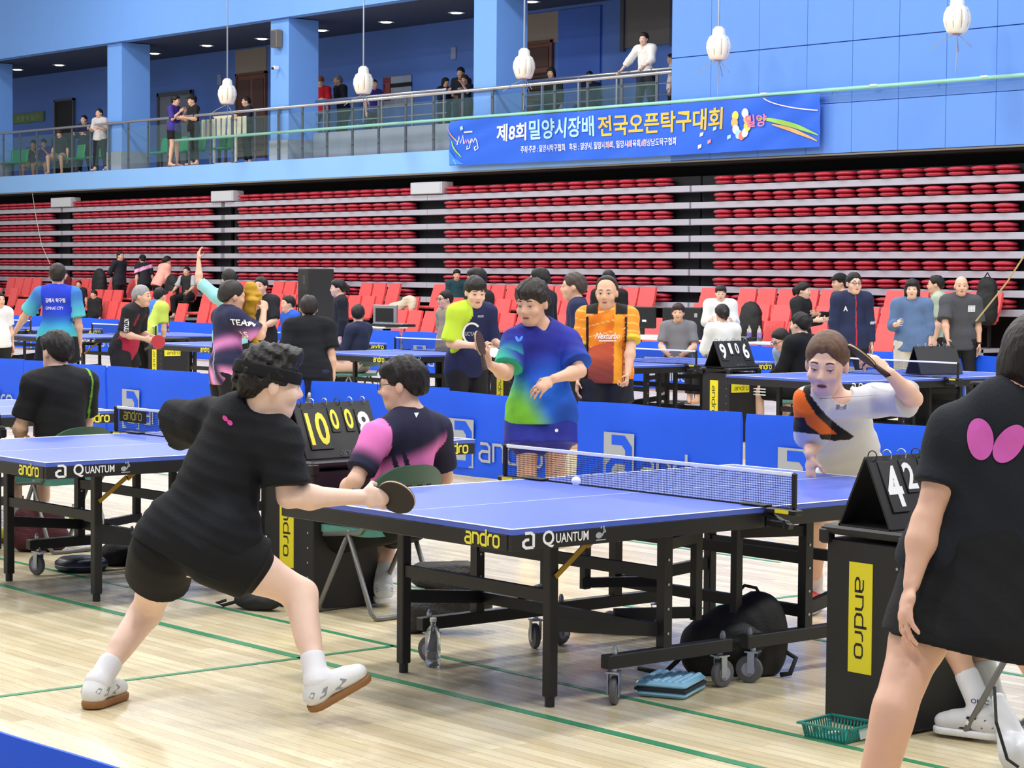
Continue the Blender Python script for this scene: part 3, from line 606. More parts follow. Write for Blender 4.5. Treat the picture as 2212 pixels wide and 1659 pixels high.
p = atz(2018, 806, .77); stand(p.x, p.y+.05, 2.6, 'black umpire stand seen through the far net beside the player in grey'); flip(p.x, p.y, .763, 2.6+.3, [('3', .1, .15, .3, .5, mat('print_faint', rgb(96, 98, 104), .6))], 'dark flip scoreboard seen through the far net', .5, .27)
# ------------------------------------------------------------------ folding chairs
def rr(w, h, r, n=5):
    return [(cx*(w/2-r)+r*math.cos(a), cy*(h/2-r)+r*math.sin(a)) for cx, cy, a0 in ((1, 1, 0), (-1, 1, 1.5708), (-1, -1, 3.1416), (1, -1, 4.7124)) for a in np.linspace(a0, a0+1.5708, n)]
def chair(loc, rz, label):
    t = empty('folding_chair', loc, rz, label, 'chair', 'green folding chairs')       # sitter faces local +Y
    MB().prism(rr(.42, .40, .06), (0, .02, .41), (1, 0, 0), (0, 1, 0), .035).build('seat', GRNC, t, smooth=40)
    b = MB(); n = 12; vs = []
    for i in range(n+1):
        u = i/n*2-1; top = .765-.075*abs(u)**3.2; bot = .535+.03*abs(u)**3
        yb = -.235+.05*u*u
        for (z, o) in ((bot, 0), (top, -.035), (top, -.055), (bot, -.02)): vs.append((u*.225, yb+o, z))
    b.add(vs, [(4*i+j, 4*i+4+j, 4*i+4+(j+1) % 4, 4*i+(j+1) % 4) for i in range(n) for j in range(4)]+[(3, 2, 1, 0), (4*n, 4*n+1, 4*n+2, 4*n+3)])
    bk = b.build('backrest', GRNB, t, smooth=40)
    for u in (-.05, .02, .08): MB().box((u, -.292, .665), (.03, .006, .006)).build('slot', INK, bk)
    for s in (-1, 1):
        MB().tube([(s*.215, -.03, .42), (s*.215, -.2, .04), (s*.2, -.215, .015), (s*.15, -.22, .0125), (0, -.22, .0125)], .0125, 8).build('leg', TUBEM, t, smooth=True)
        MB().tube([(s*.205, -.03, .44), (s*.205, .2, .04), (s*.19, .215, .015), (s*.15, .22, .0125), (0, .22, .0125)], .0125, 8).build('leg', TUBEM, t, smooth=True)
        MB().tube([(s*.21, .16, .4), (s*.22, -.12, .43), (s*.215, -.235, .57)], .011, 8).build('side_tube', TUBEM, t, smooth=True)
    return t
chair((-.03, 1.88, 0), .1, 'green folding chair under the umpire in pink and navy')
chair((-.05, 5.1, 0), .1, 'green folding chair under the umpire in black by the frame edge')
chair((.08, -2.1, 0), .05, 'green folding chair mostly hidden behind the woman with the pink print')
chair((10.2, 8.35, 0), .2, 'green folding chair under the umpire in the black jacket')
chair((9.7, 15.4, 0), .3, 'green folding chair under the boy in the navy jacket')
# ball
MB().ball((0, 0, 0), .02, 16).build('ball', mat('ball_white', rgb(250, 250, 250), .4), smooth=True, label='white ball in flight just above the table in play', cat='ball', loc=atd(1244.5, 1039, 9.55))
# ------------------------------------------------------------------ figures: smooth distance fields turned into one continuous skin
F32 = np.float32
def A3(v): return np.array(v, F32)
class SDF:
    def __init__(s): s.p = []
    def cap(s, a, b, ra, rb=None, k=.03, q=None, flat=False, op='+'):          # tapered limb; q = (axis, squash)
        s.p.append((op, 'f' if flat else 'c', A3(a), A3(b), ra, ra if rb is None else rb, k, q)); return s
    def ell(s, c, R, r, k=.02, op='+'):                                       # ellipsoid, R rows = local axes
        s.p.append((op, 'e', A3(c), np.array(R, F32), A3(r), None, k, None)); return s
    def bounds(s):
        lo, hi = [], []
        for p in s.p:
            if p[0] == '-': continue
            if p[1] == 'e': m = float(p[4].max()); lo.append(p[2]-m); hi.append(p[2]+m)
            else:
                m = max(p[4], p[5])*1.05; lo.append(np.minimum(p[2], p[3])-m); hi.append(np.maximum(p[2], p[3])+m)
        return np.min(lo, 0), np.max(hi, 0)
    def grid(s, h, noise=None, clips=()):
        lo, hi = s.bounds(); lo = lo-3*h; n = np.ceil((hi+3*h-lo)/h).astype(int)+1
        G = np.full(tuple(n), .2, F32)
        ax = [lo[i]+h*np.arange(n[i], dtype=F32) for i in range(3)]
        for op, kind, a, b, ra, rb, k, q in s.p:
            if kind == 'e': m = float(ra.max()); l2, h2 = a-m, a+m
            else: m = max(ra, rb); l2, h2 = np.minimum(a, b)-m, np.maximum(a, b)+m
            pad = k+2*h
            i0 = np.clip(np.floor((l2-pad-lo)/h).astype(int), 0, n); i1 = np.clip(np.ceil((h2+pad-lo)/h).astype(int)+1, 0, n)
            if (i1 <= i0).any(): continue
            S = tuple(slice(x, y) for x, y in zip(i0, i1))
            x = ax[0][S[0]][:, None, None]; y = ax[1][S[1]][None, :, None]; z = ax[2][S[2]][None, None, :]
            if kind == 'e':
                u = [((x-a[0])*b[i][0]+(y-a[1])*b[i][1]+(z-a[2])*b[i][2])/ra[i] for i in range(3)]
                r = np.sqrt(u[0]**2+u[1]**2+u[2]**2)+1e-6
                g = np.sqrt((u[0]/ra[0])**2+(u[1]/ra[1])**2+(u[2]/ra[2])**2)+1e-6
                d = r*(r-1)/g
            else:
                ba = b-a; L2 = float(ba@ba)+1e-9
                px, py, pz = x-a[0], y-a[1], z-a[2]
                tt = (px*ba[0]+py*ba[1]+pz*ba[2])/L2; t = np.clip(tt, 0, 1)
                dx, dy, dz = px-ba[0]*t, py-ba[1]*t, pz-ba[2]*t
                if q is not None:
                    e = q[0]; c = (dx*e[0]+dy*e[1]+dz*e[2])*(1/q[1]-1); dx = dx+e[0]*c; dy = dy+e[1]*c; dz = dz+e[2]*c
                d = np.sqrt(dx*dx+dy*dy+dz*dz)-(ra+(rb-ra)*t)
                if q is not None: d = d*(.5+.5*q[1])
                if kind == 'f':
                    L = math.sqrt(L2); d = np.maximum(d, np.maximum((tt-1)*L, -tt*L-.02))
            g0 = G[S]
            if op == '+': hh = np.maximum(k-np.abs(g0-d), 0)/k; G[S] = np.minimum(g0, d)-hh*hh*k*.25
            else: hh = np.maximum(k-np.abs(g0+d), 0)/k; G[S] = np.maximum(g0, -d)+hh*hh*k*.25
        if noise or clips:
            I = np.where(np.abs(G) < .06)
            if noise:
                P = np.stack([ax[i][I[i]] for i in range(3)], 1); G[I] += noise(P)
        X, Y, Z = ax[0][:, None, None], ax[1][None, :, None], ax[2][None, None, :]
        for p, nn in clips:
            G = np.maximum(G, ((X-p[0])*nn[0]+(Y-p[1])*nn[1]+(Z-p[2])*nn[2]).astype(F32))
        return G, lo
    def surf(s, h, noise=None, clips=()):
        G, lo = s.grid(h, noise, clips); return snet(G, lo, h)
def snet(G, lo, h):
    S = G < 0
    n = G.shape; c = [S[i:n[0]-1+i, j:n[1]-1+j, k:n[2]-1+k] for i in (0, 1) for j in (0, 1) for k in (0, 1)]
    anyv = c[0].copy(); allv = c[0].copy()
    for q in c[1:]: anyv |= q; allv &= q
    I = np.nonzero(anyv & ~allv); N = len(I[0])
    ids = np.full(anyv.shape, -1, np.int32); ids[I] = np.arange(N)
    off = [(i, j, k) for i in (0, 1) for j in (0, 1) for k in (0, 1)]
    v = np.stack([G[I[0]+o[0], I[1]+o[1], I[2]+o[2]] for o in off], 1)
    acc = np.zeros((N, 3), F32); cnt = np.zeros(N, F32)
    for a in range(8):
        for b in range(a+1, 8):
            if sum(abs(x-y) for x, y in zip(off[a], off[b])) != 1: continue
            m = (v[:, a] < 0) != (v[:, b] < 0); t = v[:, a]/(v[:, a]-v[:, b]+1e-12); t = np.where(m, t, 0)
            pa, pb = A3(off[a]), A3(off[b]); acc += np.where(m[:, None], pa+(pb-pa)*t[:, None], 0); cnt += m
    P = (np.stack(I, 1)+acc/np.maximum(cnt, 1)[:, None])*h+lo
    quads = []
    for axn in range(3):
        sl0 = [slice(None)]*3; sl1 = [slice(None)]*3; sl0[axn] = slice(0, -1); sl1[axn] = slice(1, None)
        a, b = S[tuple(sl0)], S[tuple(sl1)]; E = np.nonzero(a != b); f = a[E]
        u, w_ = (axn+1) % 3, (axn+2) % 3
        ok = (E[u] > 0) & (E[w_] > 0) & (E[u] < n[u]-1) & (E[w_] < n[w_]-1)
        E = [e[ok] for e in E]; f = f[ok]
        def cell(du, dw):
            q = [E[0].copy(), E[1].copy(), E[2].copy()]; q[u] = q[u]-du; q[w_] = q[w_]-dw; return ids[q[0], q[1], q[2]]
        Q = np.stack([cell(1, 1), cell(0, 1), cell(0, 0), cell(1, 0)], 1); Q[~f] = Q[~f][:, ::-1]; quads.append(Q)
    Q = np.concatenate(quads); Q = Q[(Q >= 0).all(1)]
    return P.astype(F32), Q
def npmesh(name, P, Q, m, cols=None):
    me = bpy.data.meshes.new(name); me.vertices.add(len(P)); me.vertices.foreach_set('co', np.asarray(P, F32).ravel())
    me.loops.add(Q.size); me.polygons.add(len(Q)); me.loops.foreach_set('vertex_index', Q.astype(np.int32).ravel())
    me.polygons.foreach_set('loop_start', np.arange(0, Q.size, 4, dtype=np.int32)); me.polygons.foreach_set('use_smooth', np.ones(len(Q), bool))
    me.update(calc_edges=True)
    if cols is not None:
        a = me.attributes.new('Col', 'FLOAT_COLOR', 'POINT'); c = np.ones((len(P), 4), F32); c[:, :3] = cols; a.data.foreach_set('color', c.ravel())
    me.materials.append(m); return me
def wrinkle(amp, f=1.0, seed=0, wt=(9, 9, 16)):
    r = np.random.RandomState(seed); W = r.normal(size=(4, 3))*np.array(wt); ph = r.uniform(0, 6, 4)
    def fn(P):
        q = P*f; a = np.sin(q@W[0]+ph[0]+1.3*np.sin(q@W[1]*.6)); b = np.sin(q@(W[1]*1.5)+ph[1]+1.7*np.sin(q@W[2]*.5)); c = np.sin(q@(W[2]*2.2)+ph[2]+np.sin(q@W[3]))
        return (amp*(.55*a+.35*np.abs(b)+.25*c)).astype(F32)
    return fn
SKINS = {}
def skin(i=0):
    c = [(232, 190, 168), (222, 176, 150), (210, 160, 134), (238, 204, 186)][i]
    return mat('skin_%d' % i, rgb(*c), .5, noise=.05, scale=30, spec=.4)
def cloth(name, col, rough=.8, **k): return mat('cloth_'+name, rgb(*col), rough, noise=k.pop('noise', .06), scale=14, bump=k.pop('bump', .12), bscale=70, spec=.3, **k)
PAINT = mat('cloth_print', (1, 1, 1), .75, attr=True, bump=.1, bscale=70, spec=.3)
def hairm(col): return mat('hair_%d_%d_%d' % col, rgb(*col), .5, noise=.4, scale=70, bump=.45, bscale=110, stretch=(1, 1, .22), spec=.3)
BLACKH, BROWNH, GREYH = (30, 27, 27), (98, 72, 56), (150, 150, 152)
def frame(f, up=V((0, 0, 1))):
    f = f.normalized(); r = f.cross(up).normalized(); return r, f, r.cross(f)
# --- a person from joints J (world positions): pel nk hd lS lE lW lH rS .. lHip lK lA lT rHip ..
def hand(s, w_, d, nrm, side, curl, sc, h):
    d = d.normalized(); nrm = (nrm-d*nrm.dot(d)).normalized(); t = d.cross(nrm)*(1 if side > 0 else -1)
    mr = max(.0085*sc, .62*h)
    s.cap(w_, w_+d*.085*sc, .026*sc, .034*sc, .012, (nrm, .5))
    s.cap(w_+d*.05*sc+t*.022*sc, w_+d*.05*sc-t*.022*sc, .022*sc, .02*sc, .012, (nrm, .62))
    for off, L, b0 in ((.031, (.045, .027, .022), .082), (.0105, (.05, .031, .024), .088), (-.0105, (.046, .029, .023), .085), (-.031, (.036, .022, .02), .076)):
        p = w_+d*b0*sc+t*off*sc*(1 if h < .012 else 1.15); a = 0
        for i in range(3):
            a += curl*(.65, 1.0, .7)[i]+.04*abs(off)*10; q = p+(d*math.cos(a)+nrm*math.sin(a)+t*off*1.2)*L[i]*sc
            s.cap(p, q, mr*(1-.08*i), mr*(.94-.08*i), .004); p = q
    p = w_+d*.028*sc+t*.028*sc; q = p+(d*.62+t*.62+nrm*.45).normalized()*.046*sc; s.cap(p, q, mr*1.3, mr*1.1, .01)
    s.cap(q, q+(d*(.85-.3*curl)+t*(.25-.45*curl)+nrm*(.3+.5*curl)).normalized()*.034*sc, mr*1.08, mr*.9, .004)
    return t
def torso(s, J, R, F, U, o, sc, bulk, k=.05, low=0.0, belly=1.0, fem=0):
    pel, nk = J['pel'], J['nk']; L = nk-pel
    q = lambda x: (F, x)
    s.cap(pel+L*.42, pel+L*.80, (.128*bulk)*sc+o, (.146*bulk-.01*fem)*sc+o, k, q(.70))
    s.cap(pel+L*.06-U*low, pel+L*.45, (.142*bulk*belly)*sc+o, (.126*bulk*belly)*sc+o, k, q(.76))
    s.cap(J['lS']*.86+J['rS']*.14-U*.01, J['rS']*.86+J['lS']*.14-U*.01, .060*sc+o*.8, None, k)
    s.cap(nk-U*.0, J['lS']*.75+nk*.25, .046*sc+o*.6, .05*sc+o*.6, k); s.cap(nk, J['rS']*.75+nk*.25, .046*sc+o*.6, .05*sc+o*.6, k)
    s.cap(J['lHip']*.8+J['rHip']*.2+U*.03, J['rHip']*.8+J['lHip']*.2+U*.03, .098*sc*bulk+o, None, k, q(.95))
def person(name, label, J, skin_i=0, H=1.7, bulk=1.0, h=.014, hair=('short', BLACKH), top=None, bottom=None, shoes=None, socks=None, face=1, curl=(.35, .35), palm=(None, None), hdir=(None, None), fem=0, cat='person', belly=1.0, head_s=1.0, group=None, hseed=0, glasses=False, exp=None):
    sc = H/1.7; U0 = V((0, 0, 1))
    R = (J['rS']-J['lS']).normalized(); U = (J['nk']-J['pel']).normalized(); F = U.cross(R).normalized(); R = F.cross(U).normalized()
    J.setdefault('hf', F)
    B = SDF(); torso(B, J, R, F, U, 0, sc, bulk, belly=belly, fem=fem)
    hf = J['hf'].normalized(); hu = J.get('hu', U0); hr, hfw, hup = frame(hf, hu); hd = J['hd']; hs = sc*head_s
    HR = [tuple(hr), tuple(hfw), tuple(hup)]
    hp = lambda x, y, z: hd+(hr*x+hfw*y+hup*z)*hs
    B.cap(J['nk']-U*.02, hp(0, -.02, -.05), .056*sc*bulk**.5, .052*sc, .03)
    B.ell(hp(0, -.012, .032), HR, [.076*hs, .098*hs, .089*hs], .02)
    B.ell(hp(0, .022, -.033), HR, [.062*hs, .070*hs, .084*hs], .03)
    B.cap(hp(-.018, .055, -.090), hp(.018, .055, -.090), .024*hs, None, .035)
    if face:
        B.cap(hp(-.042, .078, .024), hp(.042, .078, .024), .012*hs, None, .02)
        B.cap(hp(-.045, .068, -.03), hp(.045, .068, -.03), .02*hs, None, .03)
        for e in (-1, 1):
            B.ell(hp(e*.032, .102, .006), HR, [.019*hs, .014*hs, .011*hs], .012, '-'); B.ell(hp(e*.032, .076, .004), HR, [.016*hs, .016*hs, .013*hs], .006)
        B.cap(hp(0, .088, .012), hp(0, .106, -.026), .008*hs, .0125*hs, .014); B.cap(hp(-.011, .095, -.03), hp(.011, .095, -.03), .0095*hs, None, .008)
        B.cap(hp(-.017, .083, -.058), hp(.017, .083, -.058), .0085*hs, None, .008); B.cap(hp(-.014, .081, -.069), hp(.014, .081, -.069), .009*hs, None, .006)
    for e in (-1, 1): B.ell(hp(e*.078, -.008, -.008), HR, [.011*hs, .02*hs, .031*hs], .008)
    tdir = {}
    for sd, e in (('l', -1), ('r', 1)):
        S, E, W = J[sd+'S'], J[sd+'E'], J[sd+'W']
        B.cap(S, S+(E-S)*.45, .054*sc*bulk, .046*sc*bulk, .04); B.cap(S+(E-S)*.3, E, .047*sc*bulk, .036*sc, .03)
        fa = .9 if fem else 1
        B.cap(E, E+(W-E)*.3, .036*sc, .042*sc*fa*bulk**.5, .03); B.cap(E+(W-E)*.3, W, .041*sc*fa*bulk**.5, .0265*sc*fa, .03)
        d = hdir[0 if e < 0 else 1] or (W-E); pn = palm[0 if e < 0 else 1] or (-R*e)
        tdir[sd] = hand(B, W, d, pn, e, curl[0 if e < 0 else 1], sc*1.0, h)
        Hp, K, An, T = J[sd+'Hip'], J[sd+'K'], J[sd+'A'], J[sd+'T']
        lb = bulk**.6
        B.cap(Hp, K, .088*sc*lb, .055*sc*lb, .04); B.cap(Hp-F*.02, Hp+(K-Hp)*.5-F*.01, .085*sc*lb, .07*sc*lb, .04)
        back = (K-An).cross((T-An)).cross(K-An); back = (-back).normalized() if back.length > 1e-6 else -F
        B.cap(K, An, .050*sc*lb, .036*sc, .03); B.cap(K+(An-K)*.12+back*.016, K+(An-K)*.5+back*.014, .046*sc*lb, .036*sc, .04)
        fd = T-An; fd.z = 0; fd.normalize(); tl = J.get(sd+'tilt', 0); fu = U0*math.cos(tl)-fd*math.sin(tl); fd = fd*math.cos(tl)+U0*math.sin(tl)
        B.cap(An, An+fd*.05*sc-fu*.02*sc, .036*sc, .034*sc, .02); B.cap(An-fd*.02*sc-fu*.03*sc, An+fd*(.13 if shoes else .15)*sc-fu*.04*sc, .03*sc, .026*sc, .02)
    P, Q = B.surf(h); o = bpy.data.objects.new(name, npmesh('body', P, Q, skin(skin_i))); link(o)
    tag(o, label, cat, group)
    BV = BVHTree.FromPolygons([tuple(p) for p in P], [tuple(q) for q in Q]) if face else None
    def child(nm, s, hh, m, noise=None, clips=(), cols=None, **k):
        P, Q = s.surf(hh, noise, clips)
        if not len(P): return None, None
        c = cols(P) if cols else None
        q = bpy.data.objects.new(nm, npmesh(nm, P, Q, m, c)); link(q, o); tag(q, **k); return q, (P, Q)
    # hair
    if hair:
        kind, hc = hair[0], hair[1]; hm = hairm(hc); s = SDF(); big = .011 if kind in ('short', 'crop', 'bald') else .017
        s.ell(hp(0, -.014, .036), HR, [(.077+big)*hs, (.100+big)*hs, (.090+big)*hs], .02)
        s.ell(hp(0, -.03, .0), HR, [(.073+big*.8)*hs, (.085+big)*hs, (.085)*hs], .02)
        if kind in ('full', 'bob', 'long', 'pony', 'bun'):
            s.ell(hp(0, .035, .07), HR, [.072*hs, .062*hs, .045*hs], .03)
        if kind == 'tuft': s.ell(hp(0, .03, .105), HR, [.075*hs, .075*hs, .035*hs], .03); s.ell(hp(-.02, .05, .10), HR, [.05*hs, .05*hs, .035*hs], .03)
        fz = {'short': .062, 'crop': .075, 'full': .035, 'bob': .035, 'long': .035, 'pony': .05, 'bun': .05, 'tuft': .058, 'bald': .12}[kind]; G_, lo = None, None
        pts = [(-.14, -.085 if kind not in ('bald',) else -.06), (-.06, -.05), (-.03, -.012), (.022, .0), (.04, -.002 if kind != 'crop' else .02), (.062, .03), (.078, fz), (.16, fz+.01)]
        if kind == 'bald': pts = [(-.14, -.085), (-.06, -.05), (-.03, -.012), (.0, .0), (.014, .05), (.03, .098), (.06, .125), (.16, .2)]
        if kind in ('bob', 'long'): pts = [(-.14, -.3), (.035, -.3), (.05, -.12), (.062, .0), (.078, fz), (.16, fz)]
        hh = h if h > .01 else h*.85
        n1, n2 = wrinkle((.010 if kind == 'tuft' else .0055)*hs, 5, hseed+3, (14, 14, 6)), wrinkle(.0045*hs, 13, hseed+4, (15, 15, 4))
        hairnoise = (lambda P: n1(P)+(n2(P) if h < .01 else 0)) if kind not in ('crop', 'bald', 'bob', 'long') else (lambda P: n2(P)*.4)
        if kind in ('bob', 'long'):
            dn = .12 if kind == 'bob' else .24
            bdir = J.get('hairdown', -hup*.9-hfw*.12)
            for xx in (-.066, -.03, .03, .066): s.cap(hp(xx, -.03-.04*(1-abs(xx)/.07), .0), hp(xx*1.1, -.05-.03*(1-abs(xx)/.07), 0)+bdir*dn*hs, .034*hs, .03*hs, .03)
        if kind == 'pony': s.cap(hp(0, -.1, .05), hp(0, -.15, .02), .026*hs, .03*hs, .02); s.cap(hp(0, -.15, .02), hp(0, -.15, -.14), .032*hs, .016*hs, .02)
        if kind == 'bun': s.ell(hp(0, -.11, .06), HR, [.04*hs, .04*hs, .04*hs], .01)
        G, lo = s.grid(hh, hairnoise)
        n = G.shape; ax = [lo[i]+hh*np.arange(n[i], dtype=F32) for i in range(3)]
        X, Y, Z = ax[0][:, None, None]-hd.x, ax[1][None, :, None]-hd.y, ax[2][None, None, :]-hd.z
        yy = (X*hfw.x+Y*hfw.y+Z*hfw.z)/hs; zz = (X*hup.x+Y*hup.y+Z*hup.z)/hs; xx = (X*hr.x+Y*hr.y+Z*hr.z)/hs
        zc = np.interp(yy+.10*np.maximum(0, np.abs(xx)-.045), [p[0] for p in pts], [p[1] for p in pts]).astype(F32)
        zc = zc+.006*np.sin(xx*160+hseed)*(yy > .05)
        cut = (zc-zz)*hs*.8; tp = np.clip((zz-zc)/.045, 0, 1); G = G+((1-tp*(2-tp))*big*.8*hs).astype(F32)
        G = np.maximum(G, cut)
        P2, Q2 = snet(G, lo, hh)
        if len(P2): ho = bpy.data.objects.new('hair', npmesh('hair', P2, Q2, hm)); link(ho, o)
        if len(hair) > 2 and hair[2] in ('band', 'cap'):
            s = SDF(); s.ell(hp(0, -.014, .036), HR, [.097*hs, .121*hs, .110*hs], .02)
            if hair[2] == 'band': child('headband', s, hh, cloth('band', (22, 22, 26)), clips=[(hp(0, -.01, .062), hup+hfw*.12), (hp(0, -.01, .018), -hup-hfw*.12)])
            else:
                s.cap(hp(-.04, .08, .065), hp(.04, .08, .065), .02*hs, None, .02, (hup, .4)); s.cap(hp(-.03, .14, .055), hp(.03, .14, .055), .03*hs, None, .03, (hup, .3))
                child('cap', s, hh, cloth('cap', hair[3] if len(hair) > 3 else (24, 24, 28)), clips=[(hp(0, 0, .045), -hup)])
    # face features laid on the skin
    if face:
        def onface(nm, m2, m, off=.0012, fit=1):
            vs = []
            for x, z in m2[0]:
                p = hp(x, .25, z); hit = BV.ray_cast(p, -hfw)
                if hit[0] is None: return
                vs.append(hit[0]+hfw*off)
            return MB().add(vs, m2[1]).build(nm, m, o)
        dk = mat('brow_dark', rgb(52, 42, 40), .7); ew = mat('eye_white', rgb(226, 220, 216), .3); ir = mat('iris_dark', rgb(28, 20, 18), .2); lp = mat('lip', rgb(186, 110, 104), .45); ld = mat('lid_line', rgb(70, 50, 46), .6)
        look = J.get('look', (0, 0))
        for e in (-1, 1):
            q = bez([(e*.016, .030), (e*.034, .038), (e*.054, .028)], 7); onface('eyebrow', (lambda v: (v, [(2*i, 2*i+1, 2*i+3, 2*i+2) for i in range(6)]))([(x, z+s_*.0032*(1-.5*i/6)) for i, (x, z) in enumerate(q) for s_ in (-1, 1)]), dk, .0022)
            sq_ = exp.get('eye', 1) if exp else 1
            if face > 1:
                up_ = bez([(e*.018, .003), (e*.031, .003+.0095*sq_), (e*.047, .006)], 8); lo_ = bez([(e*.018, .003), (e*.032, .003-.006*sq_), (e*.047, .006)], 8)
                onface('eye', (up_+lo_[::-1], [(i, i+1, 14-i, 15-i) for i in range(7)]), ew, .0015)
                cx, cz = e*.032+look[0]*.006, .0035+look[1]*.002
                onface('iris', xf2(ell2(0, 0, .0052, .0042*min(1, sq_)), 1, 1, cx, cz), ir, .0025)
                onface('eyelid', (lambda v: (v, [(2*i, 2*i+1, 2*i+3, 2*i+2) for i in range(7)]))([(x, z+s_*.0013) for i, (x, z) in enumerate(up_) for s_ in (-1, 1)]), ld, .003)
            else:
                onface('eye', xf2(ell2(0, 0, .013, .0045*sq_, 0, 10), 1, 1, e*.032, .004), ir, .0025)
        mo = (exp or {}).get('open', 0)
        onface('mouth', xf2(ell2(0, 0, .021, .0075+mo*.5, 0, 14), 1, 1, 0, -.0635), lp, .0015)
        onface('mouth_line', xf2(ell2(0, 0, .019, .0012+mo, 0, 12), 1, 1, 0, -.0635), mat('mouth_dark', rgb(96, 48, 46), .6), .0028)
        if glasses:
            g = MB()
            for e in (-1, 1):
                g.tube([hp(e*.034+.024*math.cos(a), .102, .004+.019*math.sin(a)) for a in np.linspace(0, 2*math.pi, 14, endpoint=False)], .0022*max(1, h/.009), 5, closed=True)
                g.tube([hp(e*.058, .1, .008), hp(e*.08, .04, .01), hp(e*.084, -.01, .004)], .002*max(1, h/.009), 5)
            g.tube([hp(-.01, .104, .008), hp(.01, .104, .008)], .002*max(1, h/.009), 5); g.build('glasses', mat('spectacle_dark', rgb(40, 36, 40), .3), o)
    # clothes
    inf = {'R': R, 'U': U, 'F': F, 'sc': sc, 'hp': hp, 'o': o, 'hfw': hfw, 'tdir': tdir, 'hu': hup, 'hr': hr}
    hh = max(h*1.15, .008)
    if top:
        s = SDF(); lo_ = top.get('off', .016); slv = top.get('sleeve', .8); low = top.get('len', .06)
        torso(s, J, R, F, U, lo_, sc, bulk, low=low, belly=belly*top.get('belly', 1.0), fem=fem)
        if low > .02:
            pl = J['pel']-U*low
            ob_ = (bottom or {}).get('off', .018)+.012
            s.cap(J['lHip']-U*(low-.04), J['rHip']-U*(low-.04), .096*sc*bulk+max(lo_, ob_), None, .06, (F, .97)); s.cap(J['lHip']+U*.08, J['rHip']+U*.08, .085*sc*bulk+max(lo_, ob_), None, .06, (F, .95))
            s.cap(pl+U*.16, pl, .13*sc*bulk*belly+max(lo_, ob_), .128*sc*bulk*belly+max(lo_, ob_), .05, (F, .82))
        for sd in 'lr':
            S, E, W = J[sd+'S'], J[sd+'E'], J[sd+'W']
            fl = top.get('flare', 1.0); s.cap(S, S+(E-S)*.12, .058*sc*bulk+lo_, None, .03); s.cap(J['nk']*.45+S*.55, S, .05*sc*bulk+lo_, .056*sc*bulk+lo_, .03)
            so_ = top.get('soff', lo_)
            if slv <= 1: s.cap(S, S+(E-S)*slv, .056*sc*bulk+so_, .054*sc*bulk*fl+so_*1.2, .03, None, True)
            else:
                s.cap(S, E, .055*sc*bulk+lo_, .046*sc*bulk+lo_, .03); s.cap(E, E+(W-E)*(slv-1), .046*sc*bulk+lo_, .034*sc+lo_, .03, None, True)
        nb = top.get('neck', .06)*bulk**.5
        nd = (hp(0, -.02, -.05)-J['nk']).normalized()
        s.cap(J['nk']+nd*.022+F*.006, J['nk']+nd*.2+F*.02, nb*sc, (nb+.02)*sc, .012, None, False, '-')
        if top.get('vneck'): s.cap(J['nk']+nd*.03+F*.06, J['nk']-U*top['vneck']+F*.13, .04*sc, .008, .01, None, False, '-')
        col = top.get('paint'); nk = J['nk']
        def cols(P):
            D = P-A3(nk); x = D@A3(R)/sc; y = D@A3(F)/sc; z = D@A3(U)/sc; arm = {}
            for sd in 'lr':
                S, E = A3(J[sd+'S']), A3(J[sd+'E']); t = (P-S)@(E-S)/((E-S)@(E-S)); dd = np.linalg.norm(P-S-(E-S)*np.clip(t, 0, 1)[:, None], axis=1); arm[sd] = (t, dd)
            return col(x, y, z, arm)
        hm_ = J['pel']-U*(low+.02)
        ob, pq = child(top.get('name', 'shirt'), s, top.get('h', hh), PAINT if col else top['mat'], wrinkle(top.get('wr', .005), 1/sc, hseed), [(hm_+F*0, -(U+F*top.get('hemtilt', 0)))], cols if col else None)
        inf['top'] = ob; inf['top_bvh'] = BVHTree.FromPolygons([tuple(p) for p in pq[0]], [tuple(q) for q in pq[1]]) if top.get('decal') else None
        if top.get('collar'):
            cs = SDF(); c0 = J['nk']+U*.012; cs.cap(c0-U*.012, c0+U*top.get('ch', .03)+F*.004, (nb+.012)*sc, (nb+.004)*sc, .01, None, True); cs.cap(c0-U*.1, c0+U*.2+F*.02, (nb-.004)*sc, (nb-.006)*sc, .006, None, False, '-')
            child('collar', cs, hh*.8, top['collar'], clips=())
